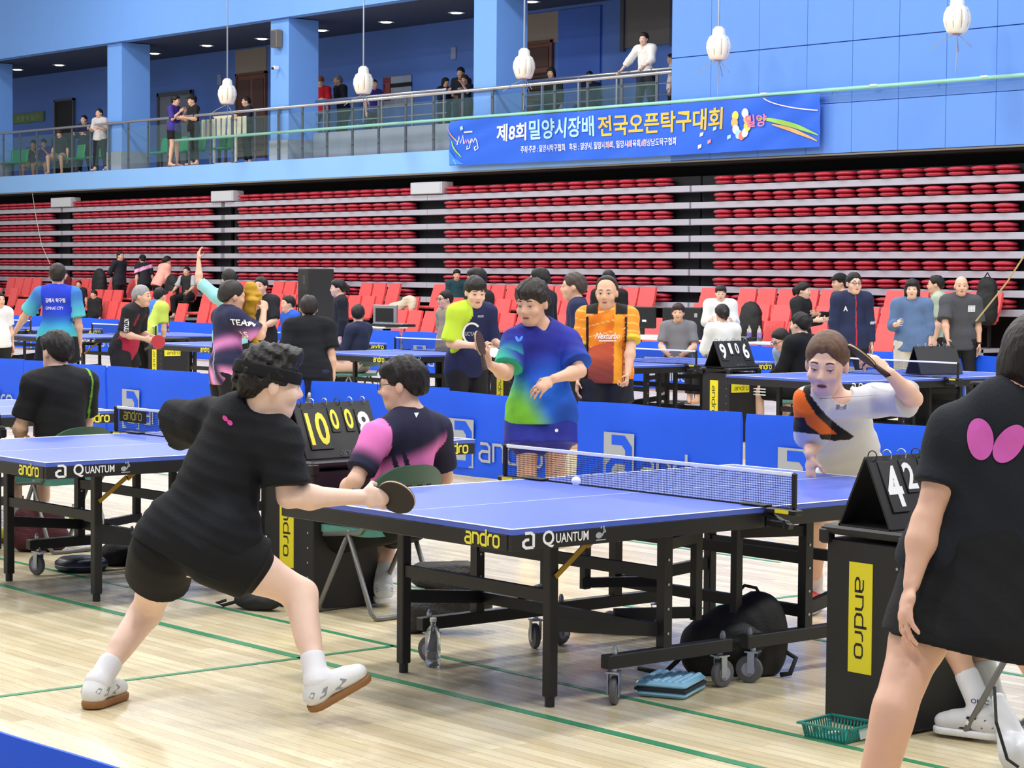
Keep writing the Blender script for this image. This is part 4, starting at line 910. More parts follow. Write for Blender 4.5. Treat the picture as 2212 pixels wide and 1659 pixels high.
    if bottom:
        s = SDF(); of = bottom.get('off', .018); frac = bottom.get('len', .55)
        s.cap(J['lHip']*.75+J['rHip']*.25+U*.045, J['rHip']*.75+J['lHip']*.25+U*.045, .102*sc*bulk+of, None, .05, (F, .95))
        s.cap(J['pel']+U*.08, J['pel']+U*.12, .126*sc*bulk*belly+of*.6, None, .05, (F, .78))
        if bottom.get('kind') == 'skirt':
            a = (J['lK']+J['rK'])/2; m_ = J['pel']+((a-J['pel'])*frac)
            s.cap(J['pel']+U*.1, m_, .14*sc*bulk+of, .16*sc*bulk+of, .05, (F, .8)); kl, kr = J['lHip']+(J['lK']-J['lHip'])*frac*1.1, J['rHip']+(J['rK']-J['rHip'])*frac*1.1
            for a_, b_ in ((J['lHip'], kl), (J['rHip'], kr)): s.cap(a_, b_, .094*sc*bulk+of, .09*sc*bulk+of, .05)
            s.cap(kl*.85+kr*.15, kr*.85+kl*.15, .088*sc*bulk+of, None, .05)
            child('skirt', s, hh, bottom['mat'], wrinkle(.004, 1, hseed+5), [(m_, -U)])
        else:
            for sd in 'lr':
                Hp, K, An = J[sd+'Hip'], J[sd+'K'], J[sd+'A']
                fl = bottom.get('flare', 1.0)
                s.cap(Hp, Hp+(K-Hp)*.12, .094*sc*bulk**.6+of, None, .04)
                s.cap(Hp-F*.02, Hp+(K-Hp)*min(frac, .5)*.9-F*.01, .086*sc*bulk**.6+of, .076*sc*bulk**.6+of, .04)
                if frac <= 1: s.cap(Hp, Hp+(K-Hp)*frac, .092*sc*bulk+of, (.098 if frac < .8 else .075)*sc*fl+of, .04, None, True)
                else: s.cap(Hp, K, .09*sc*bulk+of, .062*sc+of, .04); s.cap(K, K+(An-K)*(frac-1), .06*sc+of, .05*sc*fl+of*.8, .03, None, True)
            ob, pq = child('shorts' if frac < 1.3 else 'trousers', s, bottom.get('h', hh), bottom['mat'], wrinkle(bottom.get('wr', .005), 1/sc, hseed+9)); inf['bottom'] = ob
            if bottom.get('decal') and pq: inf['bot_bvh'] = BVHTree.FromPolygons([tuple(p) for p in pq[0]], [tuple(q) for q in pq[1]])
    for sd, e in (('l', -1), ('r', 1)):
        An, T, K = J[sd+'A'], J[sd+'T'], J[sd+'K']; fd = (T-An); tilt = J.get(sd+'tilt', 0); fd.z = 0; fd.normalize(); up = U0
        if tilt: ra = fd.cross(U0); fd2 = fd*math.cos(tilt)+U0*math.sin(tilt); up = U0*math.cos(tilt)-fd*math.sin(tilt); fd = fd2
        sd_r = fd.cross(up)
        if socks:
            s = SDF(); s.cap(An+(K-An)*socks.get('len', .18), An-up*.01, .045*sc*bulk**.3, .045*sc, .02, None, True); s.cap(An, An+fd*.05*sc-up*.02*sc, .045*sc, .04*sc, .02); child('sock', s, max(hh*.8, .007), socks['mat'])
        if shoes:
            hl = An-fd*.05*sc-up*.045*sc; s = SDF()
            s.cap(hl+fd*.03*sc+up*.012*sc, hl+fd*.20*sc+up*.0*sc, .043*sc, .044*sc, .02, (up, .75)); s.cap(hl+fd*.028*sc, An+up*.0*sc, .041*sc, .044*sc, .03)
            s.cap(hl+fd*.08*sc+up*.03*sc, hl+fd*.16*sc+up*.012*sc, .037*sc, .034*sc, .03)
            s.cap(An+up*.012, An+up*.2, .036*sc, None, .006, None, False, '-')
            b0 = hl-up*.03*sc
            sh, pq = child('shoe', s, max(hh*.7, .006), shoes['mat'], clips=[(b0, -up)])
            s = SDF(); s.cap(hl+fd*.028*sc-up*.03*sc, hl+fd*.20*sc-up*.03*sc, .047*sc, .048*sc, .01, (up, .99)); so, _ = child('sole', s, max(hh*.7, .006), shoes['sole'], clips=[(b0+up*.012*sc, up), (b0-up*.016*sc, -up)])
            if so and sh:
                so.parent = sh
            inf[sd+'shoe'] = (sh, hl, fd, up, sd_r)
            if sh and shoes.get('decal'): inf[sd+'shoe_bvh'] = BVHTree.FromPolygons([tuple(p) for p in pq[0]], [tuple(q) for q in pq[1]])
    return o, inf
def decal(parent, bvh, m2, O, X, Y, m, name='print', off=.003, reach=.4, kind=None):
    n = X.cross(Y).normalized(); vs = []
    for p in m2[0]:
        q = O+X*p[0]+Y*p[1]; hit = bvh.ray_cast(q+n*reach, -n); vs.append((hit[0] if hit[0] is not None else bvh.find_nearest(q)[0])+n*off)
    o = MB().add(vs, m2[1]).build(name, m, parent); return tag(o, kind=kind)
def fan(m2, k=3):                              # finer mesh so prints follow the cloth
    import bmesh
    bm = bmesh.new(); vs = [bm.verts.new((p[0], p[1], 0)) for p in m2[0]]
    for f in m2[1]:
        try: bm.faces.new([vs[i] for i in f])
        except ValueError: pass
    bmesh.ops.triangulate(bm, faces=bm.faces[:]); 
    for _ in range(k):
        L = [e for e in bm.edges if e.calc_length() > .03]
        if not L: break
        bmesh.ops.subdivide_edges(bm, edges=L, cuts=1); bmesh.ops.triangulate(bm, faces=bm.faces[:])
    bm.verts.index_update(); r = [(v.co.x, v.co.y) for v in bm.verts], [tuple(v.index for v in f.verts) for f in bm.faces]; bm.free(); return r
def mix(a, b, t): t = np.clip(t, 0, 1)[:, None]; return A3(a)*(1-t)+A3(b)*t
def smooth(t): t = np.clip(t, 0, 1); return t*t*(3-2*t)
# --- ready poses for the people further back: local axes x right, y forward
def pose(loc, heading, H=1.68, kind='stand', lean=0, arms='down', hyaw=0, hpitch=0, seat=.45, twist=0, spread=.1, knee=.44):
    s = H/1.7; L = {}
    if kind == 'sit': pel = V((0, 0, seat+.1)); hipz = seat+.09
    else: pel = V((0, -.6*math.sin(lean)*.25, .92*s)); hipz = .90*s
    T = M4.Rotation(-lean, 3, 'X'); Tz = M4.Rotation(twist, 3, 'Z')
    up = lambda x, y, z: pel+T@(Tz@V((x*s, y*s, z*s)))
    L['pel'] = pel; L['nk'] = up(0, -.005, .52)
    for sd, e in (('l', -1), ('r', 1)):
        L[sd+'S'] = up(e*.175, 0, .475)
        L[sd+'Hip'] = V((pel.x+e*.09*s, pel.y, hipz))
        if kind == 'sit': L[sd+'K'] = V((e*(.10+spread)*s, knee*s, seat+.06)); L[sd+'A'] = V((e*(.1+spread)*s, (knee-.06)*s, .09)); L[sd+'T'] = V((e*(.12+spread)*s, (knee+.12)*s, .03))
        else: L[sd+'K'] = V((e*(.08+spread*.5)*s, .02, .49*s)); L[sd+'A'] = V((e*(.08+spread)*s, -.02, .085*s)); L[sd+'T'] = V((e*(.10+spread)*s, .14*s, .03))
        a = arms if isinstance(arms, str) else arms[0 if e < 0 else 1]
        ud, fd = {'down': ((.16, -.03, -1), (.06, .18, -1)), 'front': ((.2, .15, -1), (-.25, 1, .12)), 'lap': ((.2, .3, -1), (-.4, .85, -.35)), 'back': ((.3, -.4, -1), (-.7, -.35, -.4)), 'face': ((.25, .75, -.55), (-.55, .35, 1)), 'rail': ((.3, .6, -.9), (-.1, .9, -.45)), 'out': ((.9, .3, -.5), (.5, .8, .3)), 'cross': ((.15, .2, -1), (-1, .55, .1)), 'high': ((.5, .6, .6), (-.1, .3, 1)), 'lowfwd': ((.1, .5, -1), (-.1, .6, -1)), 'phone': ((.2, .3, -1), (-.45, .6, .75)), 'brace': ((.6, .35, -.8), (.5, .45, -.7))}[a]
        ud, fd = V((e*ud[0], ud[1], ud[2])).normalized(), V((e*fd[0], fd[1], fd[2])).normalized()
        ud, fd = T@(Tz@ud), T@(Tz@fd)
        L[sd+'E'] = L[sd+'S']+ud*.28*s; L[sd+'W'] = L[sd+'E']+fd*.25*s
    hf = M4.Rotation(hyaw, 3, 'Z')@(M4.Rotation(hpitch, 3, 'X')@V((0, 1, 0)))
    L['hd'] = L['nk']+T@V((0, .02*s, .07*s))+V((0, 0, .075*s))+hf*.03*s
    Rz = M4.Rotation(heading, 3, 'Z'); loc = V(loc)
    J = {k: Rz@v+loc for k, v in L.items()}; J['hf'] = Rz@hf
    return J
def sizeof(J, s='l'): return
# ------------------------------------------------------------------ people close by
def cdir(r, f, u=0): return (c_r*r+c_f*f+V((0, 0, 1))*u).normalized()
def JJ(**k):
    return {a: (atd(*b) if isinstance(b, tuple) else b) for a, b in k.items()}
BLK = cloth('black', (19, 21, 27), .85, bump=.2); BLKS = cloth('black_shorts', (17, 18, 21), .8, bump=.15)
WSOCK = cloth('white_sock', (232, 232, 238)); WSHOE = cloth('white_shoe', (226, 228, 230), .5, bump=.05); GUM = cloth('gum_sole', (150, 106, 66), .6); WSOLE = cloth('white_sole', (232, 232, 232), .5)
def paddle(c, d, n, label, col=(34, 32, 32), col2=(150, 30, 40), L=.1, pen=False):
    d = d.normalized(); n = (n-d*n.dot(d)).normalized(); t = d.cross(n)
    pts = [(math.sin(a)*.076, .005+math.cos(a)*.08) for a in np.linspace(.35, 2*math.pi-.35, 26)]
    pts = [(x, -y) for x, y in pts][::-1]
    pts = [(x, y) for x, y in [(math.sin(a)*.076, math.cos(a)*.08) for a in np.linspace(-2.75, 2.75, 26)]]
    P = MB().prism(pts, c-n*.003, t, d, .006).build('paddle', mat('blade_wood', rgb(196, 164, 116), .5), smooth=30, label=label, cat='paddle')
    MB().prism([(x*.985, y*.985) for x, y in pts], c+n*.0032, t, d, .004).build('rubber_face', mat('rubber_%d' % sum(col), rgb(*col), .7), P)
    MB().prism([(x*.985, y*.985) for x, y in pts], c-n*.0072, t, d, .004).build('rubber_face', mat('rubber_%d' % sum(col2), rgb(*col2), .7), P)
    MB().tube([c-d*.07, c-d*.1, c-d*.15, c-d*(.09+L)], [.012, .013, .0145, .016], 8).build('handle', mat('handle_dark', rgb(70, 50, 40), .6), P, smooth=True)
    return P
# P1 lunging player
J1 = JJ(pel=(415, 1172, 8.6), nk=(543, 893, 8.6), lS=(452, 912, 8.78), rS=(600, 945, 8.5), lE=(372, 916, 8.98), lW=(376, 903, 9.2), rE=(622, 1074, 8.48), rW=(776, 1074, 8.6),
        lHip=(360, 1186, 8.62), rHip=(474, 1192, 8.5), lK=(318, 1322, 8.95), lA=(209, 1474, 8.68), lT=(243, 1508, 8.80), rK=(652, 1284, 8.58), rA=(684, 1474, 8.36), rT=(790, 1490, 8.46), hd=(584, 830, 8.55))
J1['hf'] = cdir(.93, .34, -.1); J1['rtilt'] = .42
p1, i1 = person('person', 'player in black shirt and shorts lunging with outstretched arm, black headband', J1, 3, 1.76, 1.1, .0065, ('tuft', BLACKH, 'band'),
    dict(mat=BLK, sleeve=.82, off=.022, len=.05, decal=True, flare=1.2, wr=.012, belly=1.06), dict(mat=BLKS, len=.42, off=.024, flare=1.06, wr=.007), dict(mat=WSHOE, sole=GUM, decal=True), dict(mat=WSOCK, len=.26),
    face=1, curl=(.4, .75), hdir=(None, cdir(.9, .35, -.05)), palm=(None, cdir(-.3, .9, -.1)), head_s=1.1, hseed=1)
if i1['top_bvh']:
    O = J1['nk']-V((0, 0, .03))-c_r*.06; decal(p1, i1['top_bvh'], fan(xf2(ell2(0, 0, 1, 1, 0, 12), .016, .009)), O, cdir(.8, -.3, -.6), cdir(.5, 0, .8), mat('print_magenta', rgb(214, 62, 150), .6), 'print')
    decal(p1, i1['top_bvh'], fan(xf2(ell2(0, 0, 1, 1, 0, 12), .014, .009)), O+cdir(.8, 0, -.6)*.03, cdir(.8, -.3, -.6), cdir(.5, 0, .8), mat('print_magenta', rgb(214, 62, 150), .6), 'print')
def shoe_marks(inf, sd, m, flip=1):
    sh, hl, fd, up, sr = inf[sd+'shoe']
    if not sh or sd+'shoe_bvh' not in inf: return
    bv = inf[sd+'shoe_bvh']
    for side in (-1, 1):
        X = fd*side if False else fd; Y = up; n = sr*side
        for pts in ([(.02, .0), (.05, .03), (.07, .03), (.05, .0)], [(.09, .0), (.13, .03), (.15, .015), (.12, -.01)], [(-.01, .02), (.005, .035), (.015, .03), (.0, .01)]):
            vs = []
            for x, y in pts:
                q = hl+X*x+Y*y; hit = bv.ray_cast(q+n*.2, -n)
                if hit[0] is None: break
                vs.append(hit[0]+n*.002)
            if len(vs) == 4: MB().add(vs, [(0, 1, 2, 3)]).build('shoe_panel', m, sh)
GSH = cloth('shoe_grey', (150, 154, 160), .5)
for sd in 'lr': shoe_marks(i1, sd, GSH)
paddle(atd(856, 1074, 8.63), cdir(.95, -.4, -.1), cdir(-.5, -.66, -.5), 'black rubber paddle in the lunging player\'s hand', (46, 42, 40), (60, 50, 90))
# P2 player in grey
J2 = JJ(pel=(1848, 1050, 11.2), nk=(1806, 878, 10.72), rS=(1750, 872, 10.46), lS=(1893, 866, 10.62), rE=(1757, 948, 10.7), rW=(1751, 982, 10.5), lE=(1974, 862, 10.42), lW=(1921, 806, 10.3),
        rHip=(1812, 1055, 11.25), lHip=(1890, 1055, 11.2), rK=(1766, 1120, 11.02), rA=(1757, 1276, 11.32), rT=(1742, 1308, 11.16), lK=(1930, 1115, 10.9), lA=(1950, 1280, 11.2), lT=(1960, 1318, 11.05), hd=(1786, 787, 10.36))
J2['hf'] = cdir(-.33, -.9, -.30); J2['look'] = (-.3, -.8); J2['hu'] = V((0, 0, 1))+c_r*.06
OR, BK, TEE = rgb(238, 108, 30), rgb(20, 20, 22), rgb(206, 208, 214)
def paint2(x, y, z, arm):
    return np.tile(A3(TEE), (len(x), 1))
p2, i2 = person('person', 'young player in pale grey tee with orange and black sash print, arm raised', J2, 0, 1.74, 1.0, .006, ('crop', BROWNH), dict(paint=paint2, sleeve=.86, off=.02, len=.06, decal=True, flare=1.2, wr=.008, h=.0062, neck=.064),
    dict(mat=cloth('white_shorts', (214, 216, 222)), len=.5), dict(mat=cloth('orange_shoe', (240, 70, 36), .5), sole=WSOLE), dict(mat=WSOCK, len=.2), face=2, curl=(.95, .3), hdir=(cdir(-.6, -.1, .5), cdir(.0, -.1, -1)),
    palm=(cdir(-.3, .6, -.6), cdir(.8, .3, 0)), head_s=1.14, hseed=4, exp=dict(eye=.55, open=.003))
def inpoly(px, py, pts):
    r = np.zeros(len(px), bool); n = len(pts)
    for i in range(n):
        (x0, y0), (x1, y1) = pts[i], pts[(i+1) % n]
        r ^= ((y0 > py) != (y1 > py)) & (px < (x1-x0)*(py-y0)/((y1-y0) or 1e-9)+x0)
    return r
def print_on(o, polys):                                              # dyes flat print shapes into the cloth of a shirt
    me = o.data; n = len(me.vertices); P = np.empty(n*3, F32); me.vertices.foreach_get('co', P); P = P.reshape(-1, 3); N = np.empty(n*3, F32); me.vertices.foreach_get('normal', N); N = N.reshape(-1, 3)
    d = P-A3(CAM); z = d@A3(c_f); px = PW/2+FP*(d@A3(c_r))/z; py = PH/2-FP*(d@A3(c_u))/z; fr = (N*d).sum(1) < 0
    a = me.attributes['Col']; c = np.empty(n*4, F32); a.data.foreach_get('color', c); c = c.reshape(-1, 4)
    for col, pts in polys: m = inpoly(px, py, pts) & fr; c[m, :3] = col
    a.data.foreach_set('color', c.ravel())
q_ = lambda L: [(1700+x/4.74, 700+y/4.74) for x, y in L]
if i2['top']: print_on(i2['top'], [(BK, q_([(150, 690), (200, 610), (250, 600), (240, 720), (285, 790), (400, 930), (520, 1035), (690, 1150), (640, 1185), (480, 1195), (350, 1178), (325, 1130), (40, 1100), (60, 700)])),
    (OR, q_([(165, 680), (60, 640), (40, 950), (180, 960), (205, 1030), (330, 1120), (350, 1130), (515, 1130), (440, 1060), (300, 930), (205, 790)]))])
if i2['top_bvh']:
    nI = cdir(0, -1, 0)
    decal(p2, i2['top_bvh'], fan(join2(xf2(txt('H', .01), .05, .022), xf2(txt('▥', .01), .05, .026))), atd(1823, 892, 10.2), c_r*1, cdir(.12, 0, 1), mat('print_slate', rgb(120, 116, 136), .6), 'print')
    decal(p2, i2['top_bvh'], fan(xf2(txt('XIOM', .02), .125, .035)), atd(1868, 838, 10.0), cdir(.97, 0, -.16), cdir(.16, 0, 1), INK, 'print', .004)
paddle(atd(1862, 768, 10.18), cdir(-.62, .15, .5), cdir(.55, .1, .75), 'black paddle raised edge-on by the player in grey', (30, 30, 32), (40, 36, 38), .06)
# P3 woman in the foreground
J3 = JJ(pel=(2107, 1212, 6.2), nk=(2190, 868, 6.16), lS=(2066, 940, 6.14), rS=(2316, 930, 6.2), lE=(1999, 1130, 6.08), lW=(1969, 1262, 6.02), rE=(2385, 1120, 6.2), rW=(2400, 1250, 6.0),
        lHip=(2034, 1232, 6.2), rHip=(2188, 1232, 6.2), lK=(1932, 1532, 6.0), lA=(1850, 1861, 6.1), lT=(1830, 1900, 6.26), rK=(2292, 1532, 6.05), rA=(2372, 1861, 6.15), rT=(2390, 1900, 6.3), hd=(2240, 790, 6.2))
J3['hf'] = cdir(.3, .95, -.05); J3['hairdown'] = V((0, 0, -1))
p3, i3 = person('person', 'woman in black shirt and skirt seen from behind, large pink wing print', J3, 1, 1.64, 1.12, .0065, ('bob', (34, 27, 26)), dict(mat=cloth('charcoal', (28, 32, 40), .85, bump=.2), sleeve=.58, off=.02, soff=.006, len=.03, decal=True, flare=1.0, wr=.010, belly=1.06),
    dict(mat=BLKS, kind='skirt', len=.60, off=.008), dict(mat=WSHOE, sole=WSOLE), dict(mat=WSOCK), face=0, fem=1, curl=(.4, .4), palm=(cdir(.9, .2, 0), None), head_s=1.1, hseed=7)
if i3['top_bvh']:
    PK = mat('print_pink_wing', rgb(216, 96, 190), .6)
    sc3 = 6.1/FP
    for cx, cy, rx, ry, a in ((2126, 952, 29, 45, .12), (2190, 962, 29, 46, -.62)):
        decal(p3, i3['top_bvh'], fan(ell2(0, 0, rx*sc3, ry*sc3, a, 32), 4), atd(cx, cy, 6.0), c_r*1, V((0, 0, 1)), PK, 'wing_print', .003)
# P4 umpire in pink and navy
def JJ4(**k): return JJ(**{a: (b[0], b[1], b[2]+.16) for a, b in k.items()})
J4 = JJ4(pel=(852, 1100, 10.95), nk=(893, 903, 10.92), lS=(815, 942, 10.78), rS=(940, 925, 11.04), lE=(768, 1038, 10.66), lW=(728, 1082, 10.85), rE=(962, 1030, 11.2), rW=(905, 1092, 11.3),
        lHip=(828, 1120, 10.86), rHip=(886, 1114, 11.05), lK=(694, 1158, 11.18), lA=(758, 1272, 11.26), lT=(712, 1308, 11.36), rK=(834, 1150, 11.4), rA=(828, 1262, 11.2), rT=(816, 1300, 11.42), hd=(868, 832, 10.92))
J4['hf'] = cdir(-.96, .2, -.06)
NV, PKK = rgb(34, 34, 62), rgb(236, 126, 200)
def paint4(x, y, z, arm):
    q = -z-.10+.55*x; c = mix(NV, PKK, smooth((q-.0)/.10))
    q2 = -z-.30+.55*x; c = np.where((q2 > 0)[:, None], A3(PKK), c); low = smooth((-z-.40)/.06); c = c*(1-low[:, None])+A3(rgb(44, 34, 74))*low[:, None]
    for a, b, w0, w1 in ((-.12, .32, 0, .045), (-.16, .25, .0, .03)):
        s = -z-.09; xc = a+s*b*1.6-.02; m = (np.abs(x-xc) < w0+(w1-w0)*np.clip(s/.3, 0, 1)*.8) & (s > .0) & (y < .03); c[m] = A3(rgb(38, 26, 56))
    t, dd = arm['l']; m = (dd < .09) & (x < -.15); c[m] = mix(PKK, NV, smooth((t[m]-.25)/.4))
    t, dd = arm['r']; m = (dd < .09) & (x > .15); c[m] = A3(NV)
    return c
p4, i4 = person('person', 'umpire in pink and navy shirt with glasses, seated on a green folding chair', J4, 0, 1.72, 1.04, .0075, ('full', BLACKH), dict(paint=paint4, sleeve=.78, off=.016, len=.02, decal=True, h=.0075, collar=cloth('pink_collar', (240, 170, 200))),
    dict(mat=BLKS, len=.72), dict(mat=WSHOE, sole=WSOLE, decal=True), dict(mat=cloth('grey_white_sock', (206, 208, 214)), len=.3), face=1, curl=(.5, .5), head_s=1.06, hseed=11, glasses=True)
if i4['top_bvh']: decal(p4, i4['top_bvh'], fan(([(-.012, .012), (.012, .012), (0, -.012)], [(0, 2, 1)])), atd(892, 908, 10.6), c_r*1, V((0, 0, 1)), WHT, 'print')
for sd in 'lr': shoe_marks(i4, sd, GSH)
# P5 man in blue and green
J5 = JJ(pel=(1168, 892, 14.0), nk=(1168, 706, 14.0), rS=(1114, 738, 13.95), lS=(1224, 738, 14.05), rE=(1094, 808, 13.8), rW=(1058, 788, 13.6), lE=(1253, 802, 13.88), lW=(1196, 818, 13.66),
        rHip=(1140, 905, 14.0), lHip=(1198, 905, 14.0), rK=(1138, 1018, 13.95), rA=(1142, 1145, 14.0), rT=(1136, 1170, 13.86), lK=(1200, 1018, 13.95), lA=(1202, 1145, 14.0), lT=(1204, 1170, 13.86), hd=(1150, 655, 13.9))
J5['hf'] = cdir(-.46, -.85, -.26); J5['look'] = (-.4, -.8)
def paint5(x, y, z, arm):
    c = mix(rgb(38, 44, 150), rgb(28, 96, 214), smooth((-z-.12-.25*x)/.25)); n = .5+.5*np.sin(x*22+z*14+2*np.sin(z*9)); c = c*(.86+.22*n)[:, None]
    g = smooth((x*1.3-z*.75-.36)/.22); c = c*(1-g[:, None])+mix(rgb(52, 190, 150), rgb(120, 196, 60), smooth((-z-.25)/.25))*g[:, None]
    t, dd = arm['r']; m = (dd < .09) & (x > .15); c[m] = mix(rgb(34, 70, 160), rgb(46, 170, 140), smooth((t[m]-.2)/.5))
    d = smooth((-z-.42)/.1)*smooth((-x+.02)/.1)*.5; c = c*(1-d[:, None])+A3(rgb(24, 44, 120))*d[:, None]
    return c
p5, i5 = person('person', 'man in blue and green shirt and royal blue shorts standing with a paddle', J5, 1, 1.72, 1.06, .0085, ('full', (44, 38, 36)), dict(paint=paint5, sleeve=.8, off=.022, len=.05, decal=True, flare=1.25, h=.009, collar=cloth('pale_blue_collar', (84, 130, 220)), vneck=.03),
    dict(mat=cloth('royal_shorts', (34, 42, 150), .6), len=.5, off=.03, flare=1.25, decal=True), dict(mat=WSHOE, sole=WSOLE), dict(mat=WSOCK), face=2, curl=(.45, 1.0), hdir=(cdir(-.75, -.3, -.5), cdir(-.3, -.2, .7)), palm=(cdir(.1, .8, -.5), cdir(.5, .5, .5)), head_s=1.12, hseed=13, exp=dict(eye=.6))
if i5['top_bvh']: decal(p5, i5['top_bvh'], fan(join2(ell2(-.011, 0, .009, .02, .45, 14), ell2(.013, .002, .009, .02, -.55, 14))), atd(1121, 735, 13.6), c_r*1, V((0, 0, 1)), mat('print_azure', rgb(60, 140, 240), .5), 'print')
if i5.get('bot_bvh'): decal(p5, i5['bot_bvh'], xf2(ell2(0, 0, .011, .011, 0, 14), 1, 1), atd(1204, 936, 13.6), c_r*1, V((0, 0, 1)), WHT, 'print')
paddle(atd(1037, 742, 13.5), cdir(-.2, .15, .95), cdir(.92, -.3, .1), 'paddle held upright edge-on by the man in blue and green', (60, 40, 40), (150, 120, 110), .07)
# P6 umpire behind the woman
def seated(chairxy, h, **k): return pose((chairxy[0], chairxy[1], 0), h, kind='sit', **k)
J6 = seated((.08, -2.06), .05, arms='lap', spread=.02, H=1.7)
J6.update(lK=V((-.10, -1.69, .53)), lA=V((-.085, -1.955, .105)), lT=V((-.13, -1.80, .035)), rK=V((.16, -1.66, .53)), rA=V((.17, -1.80, .1)), rT=V((.18, -1.62, .03)))
SHW = cloth('shoe_white_black', (214, 214, 216), .45)
p6, i6 = person('person', 'seated umpire mostly hidden behind the woman with the pink print', J6, 1, 1.7, 1, .008, ('short', BLACKH), dict(mat=cloth('dark_navy', (30, 34, 50))), dict(mat=BLKS, len=.9), dict(mat=SHW, sole=WSOLE, decal=True), dict(mat=WSOCK, len=.3), face=0, curl=(.5, .5))
if 'lshoe_bvh' in i6:
    sh, hl, fd, up, sr = i6['lshoe']; n = -sr
    for pts, m in (([(.06, .035), (.085, -.015), (.135, -.015), (.10, .035)], INK), ([(-.005, .03), (.0, .0), (.045, -.005), (.03, .03)], INK), ([(.088, .018), (.098, .022), (.104, .008), (.094, .002)], WHT)):
        vs = []
        for x, y in pts:
            q = hl+fd*x+up*y; hit = i6['lshoe_bvh'].ray_cast(q+n*.2, -n); vs.append((hit[0] if hit[0] is not None else q+n*.045)+n*(.003 if m is INK else .005))
        MB().add(vs, [(0, 1, 2, 3)]).build('shoe_panel', m, sh)
    sk = J6['lA']+up*.045; MB().flat(xf2(txt('ONIC', .02), .07, .018), sk+n*.0485+fd*.035-up*.004, (-fd), up).build('sock_lettering', mat('print_navy', rgb(40, 44, 90), .6), p6)
# P7 umpire by the frame edge
J7 = seated((-.05, 5.1), .02, arms=('lap', 'lap'), spread=.0, H=1.68, hyaw=.1)
def paint7(x, y, z, arm):
    c = np.tile(A3(rgb(24, 25, 29)), (len(x), 1)); t, dd = arm['r']; m = (np.abs(x-.17-.1*np.clip(-z-.05, 0, .4)) < .006) & (y < .06); c[m] = A3(rgb(120, 190, 60)); return c
p7, i7 = person('person', 'seated umpire in black shirt with green piping and white towel collar', J7, 0, 1.7, 1.05, .0085, ('full', BLACKH), dict(paint=paint7, sleeve=.8, off=.018, len=.0, h=.009, collar=cloth('white_towel', (226, 220, 222)), ch=.035), dict(mat=BLKS, len=.75), dict(mat=cloth('lime_shoe', (196, 200, 60), .5), sole=cloth('brown_sole', (90, 70, 60))), dict(mat=WSOCK, len=.35), face=0, curl=(.5, .5), hseed=17)
# ------------------------------------------------------------------ players and umpires in the far row, officials, spectators
def fh(deg): return 2.4428-math.radians(deg)                      # 0 faces the viewer, 90 turns to the picture's left
def hor(x): return 589.4+.00797*(x-1106)
def spot(x, D, z=0):
    p = atd(x, 829, D); return V((p.x, p.y, z))
NAVY, WHITEC, GREYC = (34, 40, 66), (228, 230, 232), (90, 92, 98)
def fig(name, label, x, D, deg, ytop=None, H=None, kind='stand', base=0, hs=1.0, h=.016, **k):
    if ytop is not None:
        zt = CAM.z-(ytop-hor(x))*D/FP
        if H is None: H = min(1.86, max(1.5, zt-base))
        base = zt-H if kind == 'stand' and abs(zt-H-base) > .02 else base
    pk = {q: k.pop(q) for q in ('lean', 'arms', 'hyaw', 'hpitch', 'seat', 'twist', 'spread', 'knee') if q in k}
    J = pose(spot(x, D, base), fh(deg), H, kind, **pk)
    return J, person(name, label, J, k.pop('sk', 1), H, k.pop('bulk', 1.0), h, k.pop('hair', ('short', BLACKH)), k.pop('top'), k.pop('bottom', dict(mat=cloth('black_trousers', (28, 29, 33)), len=1.85, off=.016)), k.pop('shoes', None), head_s=hs, **k)
T_ = lambda n, c, **k: dict(mat=cloth(n, c), **k)
SH = lambda n, c: dict(mat=cloth(n, c), len=.55, off=.022)
# far-row players
OG = (238, 140, 40)
def paint8(x, y, z, arm):
    c = mix(rgb(*OG), rgb(228, 120, 30), smooth(.5+.5*np.sin(x*40+z*25))); m = (np.abs(x*.25+z+.0) % .09 < .008); c[m] = A3(rgb(250, 190, 110))
    lowm = (-z > .26+.35*x) & (x > -.14); c[lowm] = mix(rgb(190, 84, 56), rgb(132, 60, 56), smooth((-z-.3)/.25))[lowm]
    lf = (x < -.06) & (x > -.13); c[lf] = A3(rgb(248, 168, 50))
    c[(np.abs(np.abs(x)-.17) < .022) & (-z > .05)] = A3(rgb(28, 24, 24)); c[(-z < .035) & (np.abs(x) > .07)] = A3(rgb(32, 28, 28))
    for sd in 'lr':
        t, dd = arm[sd]; m = (dd < .095) & (np.abs(x) > .17); c[m] = A3(rgb(240, 146, 44)); c[m & (t > .72)] = A3(rgb(226, 196, 60)); c[m & (np.abs((t*8) % 2-1) < .12)] = A3(rgb(250, 190, 110))
    return c
J, (p, i) = fig('person', 'player in orange patterned shirt and dark shorts, receding hair, behind the barrier', 1310, 18.0, 4, 602, h=.0105, hs=1.08, sk=1, bulk=1.02, hair=('bald', (52, 46, 44)), top=dict(paint=paint8, sleeve=.85, off=.02, len=.06, decal=True, flare=1.2, h=.0105, collar=cloth('white_collar', (232, 226, 228))),
    bottom=SH('dark_shorts', (30, 32, 46)), arms=('lowfwd', 'down'), face=2, hyaw=-.15, hpitch=-.1, curl=(1.1, .4), spread=.12, hseed=21)
if i.get('top_bvh'): decal(p, i['top_bvh'], fan(join2(xf2(txt('Nexturbo', .02, .4), .2, .05), ([(.03, -.02), (.17, -.02), (.17, -.012), (.03, -.012)], [(0, 1, 2, 3)]))), J['nk']-V((0, 0, .235))+c_r*-.1+c_f*-.1, c_r, V((0, 0, 1)), WHT, 'print')
